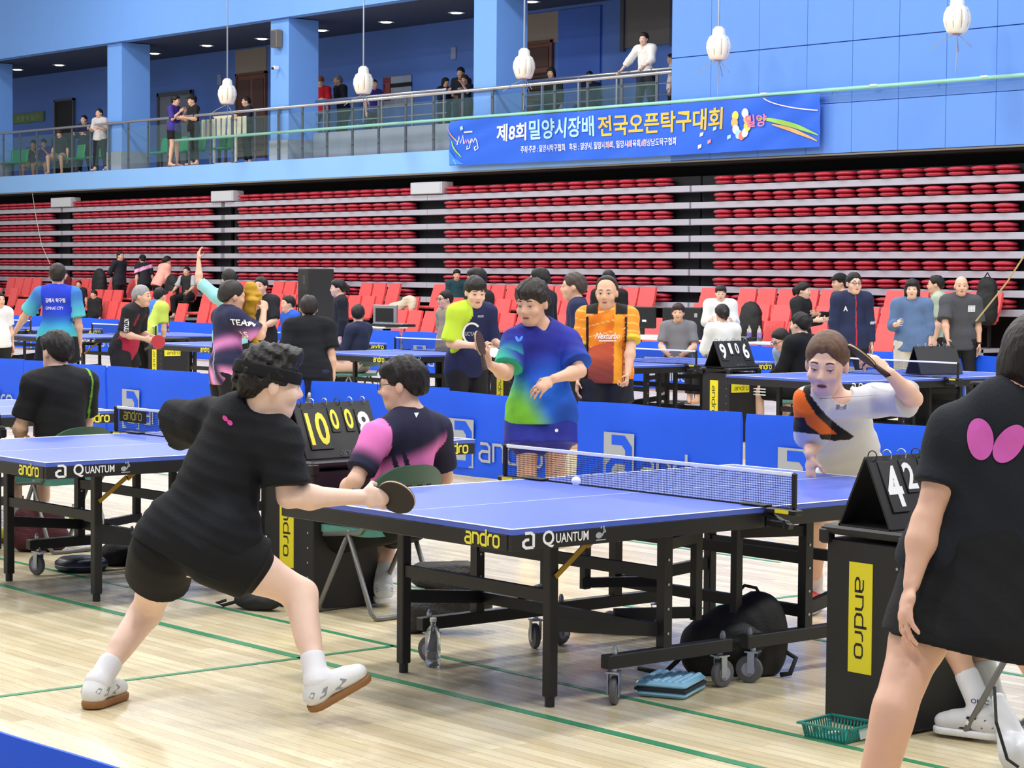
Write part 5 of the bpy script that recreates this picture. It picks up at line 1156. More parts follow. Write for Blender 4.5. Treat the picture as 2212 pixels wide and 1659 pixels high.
def paint9(x, y, z, arm):
    c = np.tile(A3(rgb(30, 36, 78)), (len(x), 1)); L = rgb(190, 220, 60); m = (x > .06+.1*smooth((-z-.0)/.3)) & (-z < .2); c[m] = A3(L); t, dd = arm['r']; c[(dd < .1) & (x > .14)] = A3(L)
    return c
J, (p, i) = fig('person', 'umpire in navy and lime tee with a white ring print, leaning over the far stand', 1010, 19.6, -38, 599, h=.0115, hs=1.08, sk=0, hair=('full', (34, 30, 30)), top=dict(paint=paint9, sleeve=.95, off=.022, len=.08, decal=True, flare=1.25, h=.0115), arms=('front', 'front'), lean=.18, hyaw=-.35, hpitch=-.25, face=1, hseed=22, curl=(.8, .8))
if i.get('top_bvh'):
    decal(p, i['top_bvh'], fan(stroke([(.075*math.cos(a), .09*math.sin(a)) for a in np.linspace(.7, 5.6, 18)], .018)), J['nk']-V((0, 0, .24))-c_f*.2+c_r*.0, c_r, V((0, 0, 1)), WHT, 'print'); decal(p, i['top_bvh'], fan(xf2(txt('UCYARD', .02), .13, .035, -.06, -.02)), J['nk']-V((0, 0, .24))-c_f*.2, c_r, V((0, 0, 1)), GRYP, 'print'); decal(p, i['top_bvh'], xf2(txt('XIOM'), .05, .02), J['nk']-V((0, 0, .1))-c_f*.2+c_r*.05, c_r, V((0, 0, 1)), WHT, 'print')
MB().prism(rr(.13, .2, .01), J['rW']+(J['lW']-J['rW'])*.5+J['hf']*.09-V((0, 0, .03)), cdir(.8, 0, -.3), cdir(.2, .8, .3), .008).build('clipboard', mat('clip_white', rgb(216, 220, 226), .5), label='pale clipboard in the hands of the umpire in navy and lime', cat='clipboard')
def paint10(x, y, z, arm):
    q = -z+.30*x; c = np.tile(A3(rgb(36, 38, 72)), (len(x), 1)); g = np.exp(-((q-.30)/.05)**2); c = c*(1-g[:, None])+A3(rgb(222, 140, 210))*g[:, None]
    low = smooth((-z-.44)/.1)*(.5+.5*np.sin(x*30+z*20)); c = c*(1-low[:, None])+A3(rgb(238, 150, 205))*low[:, None]; s = (np.abs(x-.02+.25*(z+.4)) < .012) & (-z > .3); c[s] = A3(rgb(150, 150, 180)); return c
J, (p, i) = fig('person', 'man in navy and pink print shirt wiping his face with a yellow towel', 492, 18.8, -118, 612, h=.011, hs=1.1, sk=1, bulk=1.04, hair=('short', (48, 45, 44)), top=dict(paint=paint10, sleeve=.85, off=.022, len=.10, decal=True, flare=1.2, h=.011), bottom=SH('black_shorts2', (26, 26, 30)), arms=('face', 'face'), face=1, hpitch=-.1, curl=(.9, .9), hseed=23)
if i.get('top_bvh'): decal(p, i['top_bvh'], fan(join2(xf2(txt('TEAM', .02), .15, .05), xf2(txt('LS', .02), .07, .05, .03, -.1))), atd(447, 703, 18.3), cdir(.75, -.5, -.1), V((0, 0, 1)), WHT, 'print')
s = SDF(); a = J['hd']+J['hf']*.16-V((0, 0, .02)); r_ = J['hf'].cross(V((0, 0, 1)))
s.cap(a+V((0, 0, .1)), a-V((0, 0, .1)), .05, .05, .04); s.cap(a+r_*.05, a-r_*.05-V((0, 0, .06)), .05, .05, .04); s.cap(a-V((0, 0, .1)), a+J['hf']*.06-V((0, 0, .38)), .042, .03, .03); s.cap(a+V((0, 0, .1)), a+J['hf']*.07+V((0, 0, .04)), .05, .045, .03)
P, Q = s.surf(.012, wrinkle(.012, 2.2, 5)); o = bpy.data.objects.new('towel', npmesh('towel', P, Q, cloth('mustard_towel', (190, 148, 50), .9))); link(o); tag(o, 'mustard yellow towel held to the face of the man in navy and pink', 'towel')
J, (p, i) = fig('person', 'player in plain black tee and navy shorts seen from behind, leaning forward', 668, 21.6, 172, 636, H=1.66, h=.012, sk=1, bulk=1.08, hs=1.06, hair=('short', (44, 38, 36)), top=dict(mat=BLK, sleeve=.85, off=.024, len=.08, flare=1.2), bottom=SH('navy_shorts', (34, 40, 68)), arms=('down', 'down'), lean=.3, spread=.25, face=0, hseed=24)
def paint12(x, y, z, arm):
    c = np.tile(A3(rgb(28, 26, 30)), (len(x), 1)); c[(-z > .33) & (np.abs(x) < .2) & (y > -.02)] = A3(rgb(164, 34, 66)); c[(np.abs(x) > .09) & (np.abs(x) < .12) & (-z > .05) & (-z < .2)] = A3(rgb(150, 40, 70)); return c
J, (p, i) = fig('person', 'grey-haired player in black and crimson shirt reaching forward with a red paddle', 276, 24.6, -74, 612, h=.013, sk=1, hs=1.04, hair=('short', GREYH), top=dict(paint=paint12, sleeve=.9, off=.022, len=.08, h=.013, decal=True), bottom=SH('black_shorts2', (26, 26, 30)), arms=('front', 'front'), lean=.35, face=1, spread=.2, hseed=25, curl=(.8, .8))
if i.get('top_bvh'): decal(p, i['top_bvh'], xf2(txt('NITTAKU', .02), .14, .05), atd(258, 690, 24), V((0, 0, -1)), c_r, WHT, 'print')
paddle(J['rW']+cdir(.9, 0, -.1)*.16+V((0, 0, -.02)), cdir(.75, .2, .45), cdir(.3, -.9, .2), 'red rubber paddle held by the grey-haired player', (176, 44, 52), (30, 30, 30), .08)
def paint13(x, y, z, arm):
    c = mix(rgb(36, 62, 204), rgb(70, 196, 206), smooth((-z-.22)/.3)); n = .5+.5*np.sin(x*20+z*12+3*np.sin(z*7)); c = c*(.85+.2*n)[:, None]; b = smooth((-z-.44)/.14); c = c*(1-b[:, None])+A3(rgb(126, 214, 190))*b[:, None]
    for sd in 'lr': t, dd = arm[sd]; m = (dd < .1) & (np.abs(x) > .16); c[m] = mix(rgb(60, 120, 200), rgb(90, 196, 200), smooth(t[m]))
    return c
J, (p, i) = fig('person', 'player in blue to mint gradient shirt and black shorts seen from behind', 124, 25.0, 176, 573, H=1.8, h=.013, sk=1, hs=1.04, hair=('short', (40, 34, 32)), top=dict(paint=paint13, sleeve=.9, off=.022, len=.1, h=.013, decal=True, flare=1.2), bottom=SH('black_shorts2', (26, 26, 30)), arms=('brace', 'down'), face=0, spread=.16, hseed=26)
if i.get('top_bvh'): decal(p, i['top_bvh'], fan(join2(xf2(txt('김해시 탁구팀', .02), .22, .05), xf2(txt('GIMHAE CITY'), .2, .035, .0, -.08))), J['nk']-V((0, 0, .15))-c_r*.11-c_f*.1, c_r, V((0, 0, 1)), WHT, 'print')
# seated umpires of the far row
J = pose((10.2, 8.38, 0), .05, 1.68, 'sit', arms='lap')
person('person', 'umpire in black jacket seated on a green chair, white stripes on the shorts', J, 0, 1.68, 1.02, .0125, ('short', BLACKH), dict(mat=BLK, sleeve=1.95, off=.024, len=.02, collar=BLK), dict(mat=BLKS, len=.85, off=.02), face=1, hseed=31)
k0 = J['lHip']+(J['lK']-J['lHip'])*.8
for q in range(3): MB().beam(k0+V((-.118, -.12+.0, .03-.03*q)), k0+V((-.118, .05, .03-.03*q)), .004, .012).build('short_stripe', WHT, bpy.data.objects[-1] if False else [o for o in COL.objects if o.get('label', '').startswith('umpire in black jacket')][0])
J = pose((9.7, 15.38, 0), .35, 1.6, 'sit', arms='lap', hyaw=-1.0)
def paint15(x, y, z, arm):
    c = np.tile(A3(rgb(38, 44, 70)), (len(x), 1)); c[(np.abs(np.abs(x)-.1) < .014) & (y > 0)] = A3(rgb(220, 220, 226)); c[(np.abs(np.abs(x)-.12) < .006) & (y > 0)] = A3(rgb(190, 50, 60)); return c
person('person', 'boy in navy jacket with white piping seated at the far stand', J, 0, 1.6, 1, .0135, ('full', BLACKH), dict(paint=paint15, sleeve=1.9, off=.02, len=.0, h=.0135), face=1, hseed=32)
# officials and waiting players
def o_(x, D, deg, ytop, label, top, **k): return fig('person', label, x, D, deg, ytop, top=top, h=k.pop('h', .017), **k)
o_(735, 30, 78, 606, 'woman in black standing in front of the tall loudspeaker', T_('black_long', (30, 32, 40), sleeve=1.9, len=.12), hair=('pony', BLACKH), sk=0, face=1, hseed=41)
def zip17(x, y, z, arm):
    c = np.tile(A3(rgb(34, 42, 76)), (len(x), 1)); c[(np.abs(x) < .007) & (y > 0)] = A3(rgb(190, 44, 66)); t, dd = arm['l']; c[(dd < .1) & (x < -.2) & (np.abs(t-1.0) < .05)] = A3(rgb(190, 190, 204)); return c
J, (p, i) = o_(1838, 27, -14, 592, 'man with glasses in a navy zip jacket standing with hands behind the barrier', dict(paint=zip17, sleeve=1.95, off=.028, len=.1, h=.0105, decal=True, collar=cloth('navy_collar', (34, 42, 76))), hair=('short', BLACKH), sk=0, bulk=1.05, h=.0115, glasses=True, hseed=42, arms=('down', 'down'), hs=1.05)
if i.get('top_bvh'): decal(p, i['top_bvh'], xf2(txt('A', .03), .05, .06), J['nk']-V((0, 0, .2))-c_r*.12-c_f*.3, c_r, V((0, 0, 1)), WHT, 'print')
o_(1967, 27.5, 12, 606, 'woman in denim shirt and cream trousers holding a phone', T_('denim', (92, 118, 160), sleeve=1.5, off=.026, len=.1, flare=1.2), hair=('bob', (32, 28, 30)), sk=0, fem=1, arms=('down', 'front'), h=.0115, hseed=43, bottom=dict(mat=cloth('cream', (208, 204, 196)), len=1.8, off=.03), hs=1.0)
o_(2024, 30, 100, 597, 'man in sage green tee turned away between the denim shirt and the bald man', T_('sage', (168, 180, 160), sleeve=.95, off=.03, len=.12), hair=('short', BLACKH), sk=1, hseed=44)
J, (p, i) = o_(2072, 28, 6, 599, 'bald man in charcoal tee with a small white chest print and wristwatch', T_('charcoal_tee', (74, 76, 82), sleeve=.95, off=.028, len=.12, flare=1.25, decal=True), hair=None, sk=1, h=.0115, hseed=45, arms=('down', 'lowfwd'), hs=1.04)
if i.get('top_bvh'): decal(p, i['top_bvh'], fan(xf2(txt('▦', .02), .09, .08)), J['nk']-V((0, 0, .19))+c_r*.07-c_f*.3, c_r, V((0, 0, 1)), WHT, 'print')
MB().lathe([(.034, -.012), (.036, 0), (.034, .012)], J['lW'], 10).build('watch_strap', INK, p)
o_(1816, 31, 75, 594, 'man in black cap and black top behind the navy jacket', T_('black_top', (28, 28, 32), sleeve=1.9), hair=('short', BLACKH, 'cap'), sk=1, arms=('down', 'front'), hseed=46)
o_(1727, 31, -62, 612, 'woman in black hoodie looking sideways near the judges\' table', T_('black_hoodie', (34, 34, 38), sleeve=1.95, off=.035, len=.1, collar=cloth('hood', (34, 34, 38)), ch=.06), hair=('pony', BLACKH), sk=0, arms='front', hseed=47)
o_(1733, 24.5, 62, 682, 'man with glasses bending over papers beside the umpire in the black jacket', T_('blue_grey_shirt', (150, 168, 190), sleeve=.95), H=1.62, kind='stand', lean=.7, hair=('crop', BLACKH), sk=1, hpitch=-.5, arms='lowfwd', glasses=True, h=.0125, hseed=48)
o_(1554, 32, 4, 617, 'woman in white jacket standing behind the computers', T_('white_jacket', (226, 230, 232), sleeve=1.95, off=.03, len=.08, collar=cloth('white_collar', (232, 226, 228))), hair=('pony', (40, 32, 30)), sk=0, fem=1, arms='front', hpitch=-.2, hseed=49)
def sitf(x, D, deg, ytop, label, top, **k):
    zt = CAM.z-(ytop-hor(x))*D/FP; H = k.pop('H', 1.62)
    if zt < 1.36:
        H = min(1.8, max(1.4, zt*1.7/1.325)); p = spot(x, D); c = copy_tree(CH0); c.location = p; c.rotation_euler.z = fh(deg); c['label'] = 'green folding chair hidden under the '+' '.join(label.split()[:8])
        return fig('person', label, x, D, deg, None, H=H, kind='sit', base=0, top=top, h=k.pop('h', .017), **k)
    k['h'] = k.pop('h', .017); return fig('person', label, x, D, deg, None, H=zt, kind='stand', base=0, top=top, **k)
CH0 = [o for o in COL.objects if o.name.startswith('folding_chair')][0]
DECKS = {0: (22.55, .545), 1: (21.85, .275), 2: (21.15, .03)}
def deckp(x, ytop, row, deg, label, top, sit=False, **k):            # on the pulled-out steps
    X, base = DECKS[row]; p = atx(x, ytop, X-(.06 if sit else .2)); D = (p-CAM).dot(c_f); H = (p.z-base)*(1.7/1.325 if sit else 1); H = min(1.9, max(1.35, H))
    return fig('person', label, x, D, deg, None, H=H, kind='sit' if sit else 'stand', base=base-(.03 if sit else 0), top=top, h=k.pop('h', .018), **k)
sitf(1560, 28.5, 165, 663, 'woman in white top with dark tied hair seated at the computers', T_('white_top', (222, 226, 232), sleeve=1.9), hair=('pony', BLACKH), face=0, hseed=50, arms='lap')
sitf(1464, 29.5, 10, 661, 'person seated behind the computer monitor, only the dark hair showing', T_('grey_top', (120, 120, 128)), hair=('full', (52, 34, 36)), hseed=51, arms='lap')
J, (p, i) = o_(1246, 21.5, 92, 595, 'man in dark navy polo seen from the side behind the player in orange', T_('navy_polo', (34, 42, 78), sleeve=.9, len=.1), hair=('short', (70, 60, 56)), sk=1, h=.0125, hseed=52, hs=1.1)
o_(1314, 30, 20, 586, 'person mostly hidden behind the player in orange', T_('black_top', (28, 28, 32)), hseed=53)
o_(1170, 25, 120, 582, 'person in black jacket with white shoulder stripe hidden behind the man in blue', T_('black_top', (28, 28, 32), sleeve=1.9), hseed=54, hs=1.05)
o_(1034, 25, 60, 582, 'person in black with long dark coat behind the umpire in navy and lime', T_('black_top', (28, 28, 32), sleeve=1.9, len=.35), hair=('full', BLACKH), hseed=55)
deckp(985, 587, 0, -5, 'boy in dark teal shirt sitting high on the red chairs', T_('teal', (30, 70, 78), sleeve=.9), sit=True, hseed=56, hair=('full', BLACKH))
sitf(966, 27, 60, 629, 'man with glasses seated behind the laptop table', T_('khaki', (150, 140, 120), sleeve=.9), glasses=True, hseed=57, h=.013, sk=1)
sitf(497, 26, 150, 584, 'person in pale cyan shirt with one raised arm, behind the man with the towel', T_('cyan_tee', (150, 210, 214), sleeve=.9), arms=('high', 'lap'), face=0, hseed=58, h=.014)
sitf(566, 28, 20, 600, 'person in black tee drinking, seated behind the man with the towel', T_('black_tee2', (34, 34, 40), sleeve=.9), arms=('lap', 'face'), hseed=59, h=.014)
sitf(627, 27.5, 60, 640, 'child in bright blue jacket seated near the barrier', T_('bright_blue', (40, 90, 200), sleeve=1.9), H=1.4, hseed=60, h=.014)
deckp(405, 578, 0, 20, 'man in grey shirt and black vest sitting up on the red chairs', dict(paint=lambda x, y, z, arm: np.where((np.abs(x) < .15)[:, None], A3(rgb(40, 42, 46)), A3(rgb(176, 180, 184))), sleeve=.95, off=.02, len=.02, h=.017), arms=('rail', 'rail'), sit=True, hseed=61, sk=1)
deckp(346, 549, 0, -128, 'woman in peach hoodie and black shorts bending on the seating steps', T_('peach_hoodie', (244, 176, 160), sleeve=1.9, off=.03, len=.08), hair=('pony', BLACKH), lean=.45, arms='lowfwd', sk=0, bottom=SH('black_shorts2', (26, 26, 30)), face=0, hseed=62)
deckp(312, 550, 0, 150, 'person in black and pink top with a black cap on the seating steps', dict(paint=lambda x, y, z, arm: np.where((np.abs(-z-.12+.3*x) < .05)[:, None], A3(rgb(230, 170, 215)), A3(rgb(32, 30, 40))), sleeve=.9, off=.02, len=.06, h=.017), hair=('short', BLACKH, 'cap'), lean=.25, face=0, hseed=63)
deckp(258, 544, 0, -50, 'man in dark clothes standing with hands behind him on the seating steps', T_('slate_dark', (38, 42, 52), sleeve=1.9, len=.1), arms='back', hseed=64, sk=1)
o_(320, 32, -140, 612, 'person in blue and lime shirt stooping behind the grey-haired player', dict(paint=lambda x, y, z, arm: np.where((x > .08)[:, None], A3(rgb(190, 210, 90)), A3(rgb(60, 110, 190))), sleeve=.9, off=.02, len=.06, h=.017), H=1.6, lean=.5, arms='lowfwd', face=0, hseed=65)
deckp(172, 622, 1, 10, 'person with a face mask seated at the far desk', T_('black_tee3', (36, 36, 42)), sit=True, hseed=66)
deckp(205, 634, 2, 30, 'person in black jacket with a red badge seated at the far desk', T_('black_jacket2', (34, 34, 36), sleeve=1.9), hair=('full', BLACKH), sit=True, hseed=67)
deckp(146, 600, 0, 60, 'person in maroon top sitting on the red chairs', T_('maroon', (96, 34, 50), sleeve=1.9), sit=True, hseed=68)
sitf(-4, 29, -40, 632, 'person in white shirt cut by the frame edge', T_('white_tee', (224, 224, 228)), hseed=69)
# spectators in the gallery (upper platform at 4.77, front walkway at 4.32)
def g_(x, ytop, X, deg, label, top, H=1.66, kind='stand', low=False, **k):
    d = ray(x, ytop); base = 4.325 if low else 4.78; ht = H if kind == 'stand' else 1.325*H/1.7
    X = CAM.x+(base+ht-CAM.z)*d.x/d.z; X = min(26.0, max(23.35 if low else 24.2, X)); D = (X-CAM.x)/d.x
    if kind == 'stand': H = min(1.84, max(1.45, CAM.z+d.z*D-base))
    return fig('person', label, x, D, deg, None, H=H, kind=kind, base=base, top=top, h=.019, **k)
g_(655, 184, 24.25, 30, 'spectator in royal blue tee at the gallery rail beside the red shirt', T_('royal_tee', (40, 60, 160), sleeve=.9), arms='rail', sk=1, hyaw=-.6, hseed=71, lean=.05)
g_(692, 168, 24.2, 10, 'spectator in red tee with brown hair leaning on the gallery rail', T_('red_tee', (206, 34, 50), sleeve=.9), hair=('full', (150, 90, 60)), arms='cross', lean=.12, sk=0, hpitch=-.4, hseed=72, H=1.75)
g_(738, 166, 24.3, 60, 'older spectator with grey hair and dark jacket leaning on the gallery rail', T_('ink_jacket', (34, 40, 54), sleeve=1.95, off=.03, len=.1), hair=('short', (120, 122, 128)), arms='front', lean=.2, sk=1, hseed=73, H=1.8)
g_(804, 176, 24.6, -30, 'spectator in purple top half hidden by the second lantern', T_('purple', (60, 50, 130), sleeve=.9), sk=1, hseed=74, H=1.6)
g_(956, 172, 24.6, -40, 'spectator with long dark hair filming from the gallery', T_('dark_blue2', (30, 40, 70), sleeve=1.9), hair=('bob', BLACKH), arms='phone', hseed=75, H=1.55)
g_(992, 150, 24.7, 20, 'tall spectator in dark striped top standing behind the phones', T_('dark_stripe', (38, 38, 52), sleeve=.95), hair=('full', BLACKH), arms='front', hseed=76, H=1.7)
g_(1002, 166, 24.15, 40, 'spectator in navy holding up a phone at the gallery rail', T_('navy_tee2', (34, 40, 66), sleeve=.9), hair=('full', (60, 44, 40)), arms=('face', 'front'), hseed=77, H=1.6)
g_(1186, 152, 24.6, 20, 'woman with fringe sitting behind the gallery bars near the louvred door', T_('dark_green', (30, 44, 44), sleeve=1.9), hair=('bob', BLACKH), kind='sit', hseed=78)
g_(1268, 176, 24.6, 15, 'person in dark clothes sitting low behind the banner', T_('dark_blue2', (30, 40, 70), sleeve=1.9), kind='sit', hseed=79)
J, (p, i) = g_(1388, 76, 24.35, 38, 'woman in white blouse leaning on the gallery rail', T_('white_blouse', (236, 234, 230), sleeve=1.55, off=.03, len=.0, vneck=.1), hair=('bun', (36, 30, 30)), arms=('rail', 'brace'), lean=.12, sk=0, fem=1, hyaw=.2, hseed=80, H=1.62, bottom=dict(mat=cloth('ink_trousers', (34, 38, 52)), len=1.8, off=.02))
g_(1446, 120, 24.7, 100, 'person with dark hair at the gallery wall end, mostly hidden', T_('white_tee', (224, 224, 228)), H=1.5, hseed=81)
g_(376, 210, 24.2, -70, 'spectator in violet and pink top talking beside the grey gallery door', T_('violet', (66, 54, 150), sleeve=.95), hair=('bun', BLACKH), arms='phone', low=True, hseed=82, bottom=SH('black_shorts2', (26, 26, 30)))
g_(418, 210, 24.4, 60, 'spectator in dark cap and top facing the one in violet', T_('black_top', (28, 28, 32)), hair=('short', BLACKH, 'cap'), arms='front', low=True, hseed=83)
g_(534, 212, 24.2, 70, 'spectator in dark jacket standing left of the loudspeaker column', T_('dark_jacket3', (36, 38, 54), sleeve=1.9), sk=1, arms='front', low=True, hseed=84, H=1.7)
g_(184, 252, 24.0, 20, 'man in navy top with white print standing on the gallery', T_('navy_top3', (36, 38, 70), sleeve=1.9), arms='front', sk=0, low=True, hseed=85, H=1.68)
g_(217, 238, 25.0, 25, 'spectator in pale shirt standing by the gallery column', T_('pale_shirt', (206, 202, 204), sleeve=.95), arms='front', low=True, hseed=86, H=1.66)
for x, yt, l, n, c, kk in ((5, 295, 'spectator in black sitting at the far end of the gallery', 'black_tee3', (36, 36, 42), {}), (75, 312, 'spectator with red phone sitting low in the gallery', 'grey_pants_top', (70, 66, 76), dict(arms='phone')), (97, 310, 'spectator in violet top sitting low in the gallery', 'violet', (66, 54, 150), dict(arms='phone')), (131, 282, 'spectator with long brown hair bending down behind the gate frame', 'ink_tee', (36, 40, 52), dict(hair=('bob', (70, 46, 44))))):
    g_(x, yt, 23.9, 10, l, T_(n, c), kind='sit', low=True, hpitch=-.4, hseed=87+x, bottom=SH('khaki_shorts', (150, 140, 116)), **kk)
# ------------------------------------------------------------------ bags and small things on the floor
def blob(name, s, h, m, label, cat, noise=None, clips=(), parent=None):
    P, Q = s.surf(h, noise, clips); o = bpy.data.objects.new(name, npmesh(name, P, Q, m)); link(o, parent)
    return tag(o, label, cat) if parent is None else o
FL = [(V((0, 0, .002)), V((0, 0, -1)))]
NYL = mat('black_nylon', rgb(20, 21, 24), .7, noise=.25, scale=18, bump=.3, bscale=120)
# backpack under the table in play
b0 = V((.16, -.42, 0)); ax_ = V((.62, -.62, 0)).normalized(); ay = V((.6, .75, 0)).normalized()
s = SDF(); s.cap(b0-ax_*.10+V((0, 0, .12)), b0+ax_*.10+V((0, 0, .15)), .13, .14, .06, (ay, .8)); s.cap(b0-ax_*.0+V((0, 0, .2)), b0+ax_*.11+V((0, 0, .26)), .11, .10, .06); s.cap(b0-ax_*.13+V((0, 0, .06)), b0+ax_*.14+V((0, 0, .06)), .07, .07, .05, (ay, .9))
bp = blob('backpack', s, .009, NYL, 'black backpack slumped on the floor under the table in play', 'bag', wrinkle(.008, 2, 3), FL)
s = SDF(); s.ell(b0-ay*.10+V((0, 0, .16))+ax_*.03, [tuple(ax_), tuple(ay), (0, 0, 1)], [.11, .05, .09], .02); blob('front_pocket', s, .008, mat('nylon_pocket', rgb(28, 30, 34), .6, bump=.3, bscale=100), None, None, wrinkle(.004, 3, 5), (), bp)
MB().tube([b0-ax_*.16+V((0, 0, .14)), b0-ax_*.24-ay*.05+V((0, 0, .06)), b0-ax_*.3-ay*.1+V((0, 0, .015)), b0-ax_*.40-ay*.02+V((0, 0, .02))], .011, 6).build('strap', NYL, bp, smooth=True)
MB().tube([b0+ax_*.2+V((0, 0, .12)), b0+ax_*.27-ay*.02+V((0, 0, .08)), b0+ax_*.24-ay*.06+V((0, 0, .02)), b0+ax_*.2-ay*.05+V((0, 0, .012))], .011, 6).build('strap', NYL, bp, smooth=True)
MB().tube([b0+ax_*.02+V((0, 0, .35)), b0+ax_*.05+V((0, 0, .385)), b0+ax_*.1+V((0, 0, .375)), b0+ax_*.12+V((0, 0, .34))], .008, 6).build('carry_loop', NYL, bp)
# pale blue bubble case
t = empty('bubble_case', (-.345, -.565, 0), math.radians(27), 'pale blue bubble-textured hard case lying beside the table caster', 'case')
SKYP = mat('case_sky', rgb(150, 206, 238), .22, spec=.7, coat=.4)
MB().box((0, 0, .017), (.27, .22, .028), bev=.012).build('lower_shell', SKYP, t, smooth=40); MB().box((0, 0, .034), (.274, .224, .014), bev=.004).build('zip_band', mat('zip_black', rgb(28, 34, 38), .6), t)
u = MB().box((0, 0, .053), (.27, .22, .03), bev=.012).build('upper_shell', SKYP, t, smooth=40); b = MB()
for i in range(9):
    for j in range(7): b.ball((-.11+.0275*i, -.085+.0285*j, .067), .0135, 8, (1, 1, .6))
b.build('bubbles', SKYP, u, smooth=True, kind='stuff')
# teal basket
t = empty('basket', (-.455, -1.575, 0), .12, 'shallow teal plastic basket on the floor against the umpire stand', 'basket')
TEAL = mat('teal_plastic', rgb(28, 128, 118), .4)
w_, d_ = .21, .215
MB().box((0, 0, .006), (w_-.03, d_-.03, .008)).build('base', TEAL, t)
rim = MB(); 
for sx in (-1, 1): rim.box((sx*w_/2, 0, .055), (.014, d_+.014, .007)); rim.box((0, sx*d_/2, .055), (w_, .014, .007))
rim.build('rim', TEAL, t); sl = MB()
for sx in (-1, 1):
    for k in range(13): q = -.09+.015*k; sl.beam((sx*(w_/2-.014), q*.95, .008), (sx*(w_/2-.002), q, .054), .006, .003); sl.beam((q*.95, sx*(d_/2-.014), .008), (q, sx*(d_/2-.002), .054), .006, .003)
sl.build('side_slats', TEAL, t, kind='stuff')
MB().prism([(-.03, -.018), (.03, -.018), (.03, .018), (-.03, .018)], (.0, -.1105, .03), (1, 0, 0), (0, .25, 1), .002).build('label', mat('label_pale', rgb(200, 214, 214), .5), t)
MB().tube([(-.04, .02, .02), (0, 0, .022), (.03, .03, .02)], .006, 6).build('crumpled_paper', WHITE, t)
# pink pouch and the cloth bag behind the casters
s = SDF(); s.ell(V((.42, .80, .052)), [(.8, -.6, 0), (.6, .8, 0), (0, 0, 1)], [.085, .06, .055], .02); blob('pouch', s, .007, mat('magenta_fabric', rgb(176, 44, 122), .7, bump=.3, bscale=80), 'magenta pouch on the floor beyond the near casters', 'pouch', wrinkle(.004, 3, 2), FL)
s = SDF(); s.cap(V((.52, .70, .045)), V((.62, .58, .04)), .06, .045, .03); s.ell(V((.49, .71, .05)), [(.8, -.6, 0), (.6, .8, 0), (0, 0, 1)], [.05, .06, .06], .02); blob('cloth_bag', s, .008, mat('plum_stripe', rgb(74, 50, 76), .8, noise=.5, scale=25, bump=.3), 'dark plum and grey cloth bag beside the magenta pouch', 'bag', wrinkle(.008, 3, 9), FL)
# clear bottle
bx = V((-.742, .507, 0)); PET = mat('clear_plastic', rgb(225, 232, 236), .08, trans=.92, spec=.6)
o = MB().lathe([(.001, .001), (.028, .001), (.033, .008), (.033, .03), (.030, .034), (.033, .04), (.033, .07), (.030, .074), (.033, .08), (.033, .13), (.026, .165), (.013, .18), (.013, .2)], bx, 20).build('water_bottle', PET, smooth=50, label='clear plastic water bottle standing by the left table leg', cat='bottle')
MB().lathe([(.001, .198), (.015, .198), (.015, .213), (.001, .213)], bx, 14).build('cap', WHITE, o)
# black waist pouch left of the umpire
s = SDF(); c = V((-.46, 2.31, .045)); s.ell(c, [(.49, -.87, 0), (.87, .49, 0), (0, 0, 1)], [.13, .05, .05], .02); o = blob('waist_pouch', s, .008, NYL, 'black waist pouch on the floor left of the seated umpire', 'pouch', wrinkle(.003, 3, 2), FL)
MB().tube([c+V((-.06, .11, -.01)), c+V((-.10, .16, -.03)), c+V((-.12, .19, -.02)), c+V((-.08, .16, -.005))], .009, 6).build('strap', NYL, o)
# pebbled dark bag right of the umpire's chair
s = SDF(); c = atd(948, 1290, 10.55); c.z = .17; s.cap(c+V((-.06, .06, .1)), c+V((.10, -.08, .1)), .06, .07, .05); s.cap(c+V((-.08, .07, -.08)), c+V((.13, -.1, -.02)), .08, .10, .06); s.cap(c+V((-.09, .08, -.05)), c+V((-.10, .08, -.16)), .06, .05, .05)
PEB = mat('pebbled_black', rgb(40, 38, 36), .6, noise=.9, scale=60, bump=.6, bscale=90); blob('shoulder_bag', s, .009, PEB, 'dark pebbled shoulder bag on the floor right of the seated umpire', 'bag', wrinkle(.01, 2, 8), FL)
# under the second table
t = empty('paddle_case', (-.43, 4.16, 0), .9, 'dark navy paddle case lying under the second table', 'case')
MB().lathe([(.001, .0), (.12, .0), (.148, .02), (.15, .035)], (0, 0, 0), 28).build('lower_half', mat('case_navy', rgb(34, 38, 54), .35), t, smooth=50); MB().lathe([(.15, .038), (.148, .055), (.12, .075), (.001, .08)], (0, 0, 0), 28).build('upper_half', mat('case_navy', rgb(34, 38, 54), .35), t, smooth=50); MB().lathe([(.149, .034), (.151, .036), (.149, .039)], (0, 0, 0), 28).build('zip', GRYP, t)
s = SDF(); s.cap(V((-.17, 4.24, .06)), V((.0, 4.22, .05)), .085, .06, .04); blob('shoe_bag', s, .01, NYL, 'black drawstring bag on the floor behind the caster of the second table', 'bag', wrinkle(.008, 2, 4), FL)
s = SDF(); s.cap(V((-.26, 5.12, .09)), V((-.14, 5.03, .09)), .1, .1, .04); s.cap(V((-.26, 5.12, .2)), V((-.15, 5.04, .2)), .085, .085, .04)
blob('woven_bag', s, .01, mat('maroon_weave', rgb(74, 26, 34), .8, noise=.5, scale=40, bump=.8, bscale=60, stretch=(.4, .4, 2)), 'maroon woven bag on the floor under the second table', 'bag', wrinkle(.006, 2, 6), FL)
bx = V((.22, 5.42, 0)); o = MB().lathe([(.001, .001), (.03, .001), (.033, .01), (.033, .15), (.02, .2), (.013, .22)], bx, 16).build('drink_bottle', PET, smooth=50, label='bottle with lime label standing beyond the second table', cat='bottle')
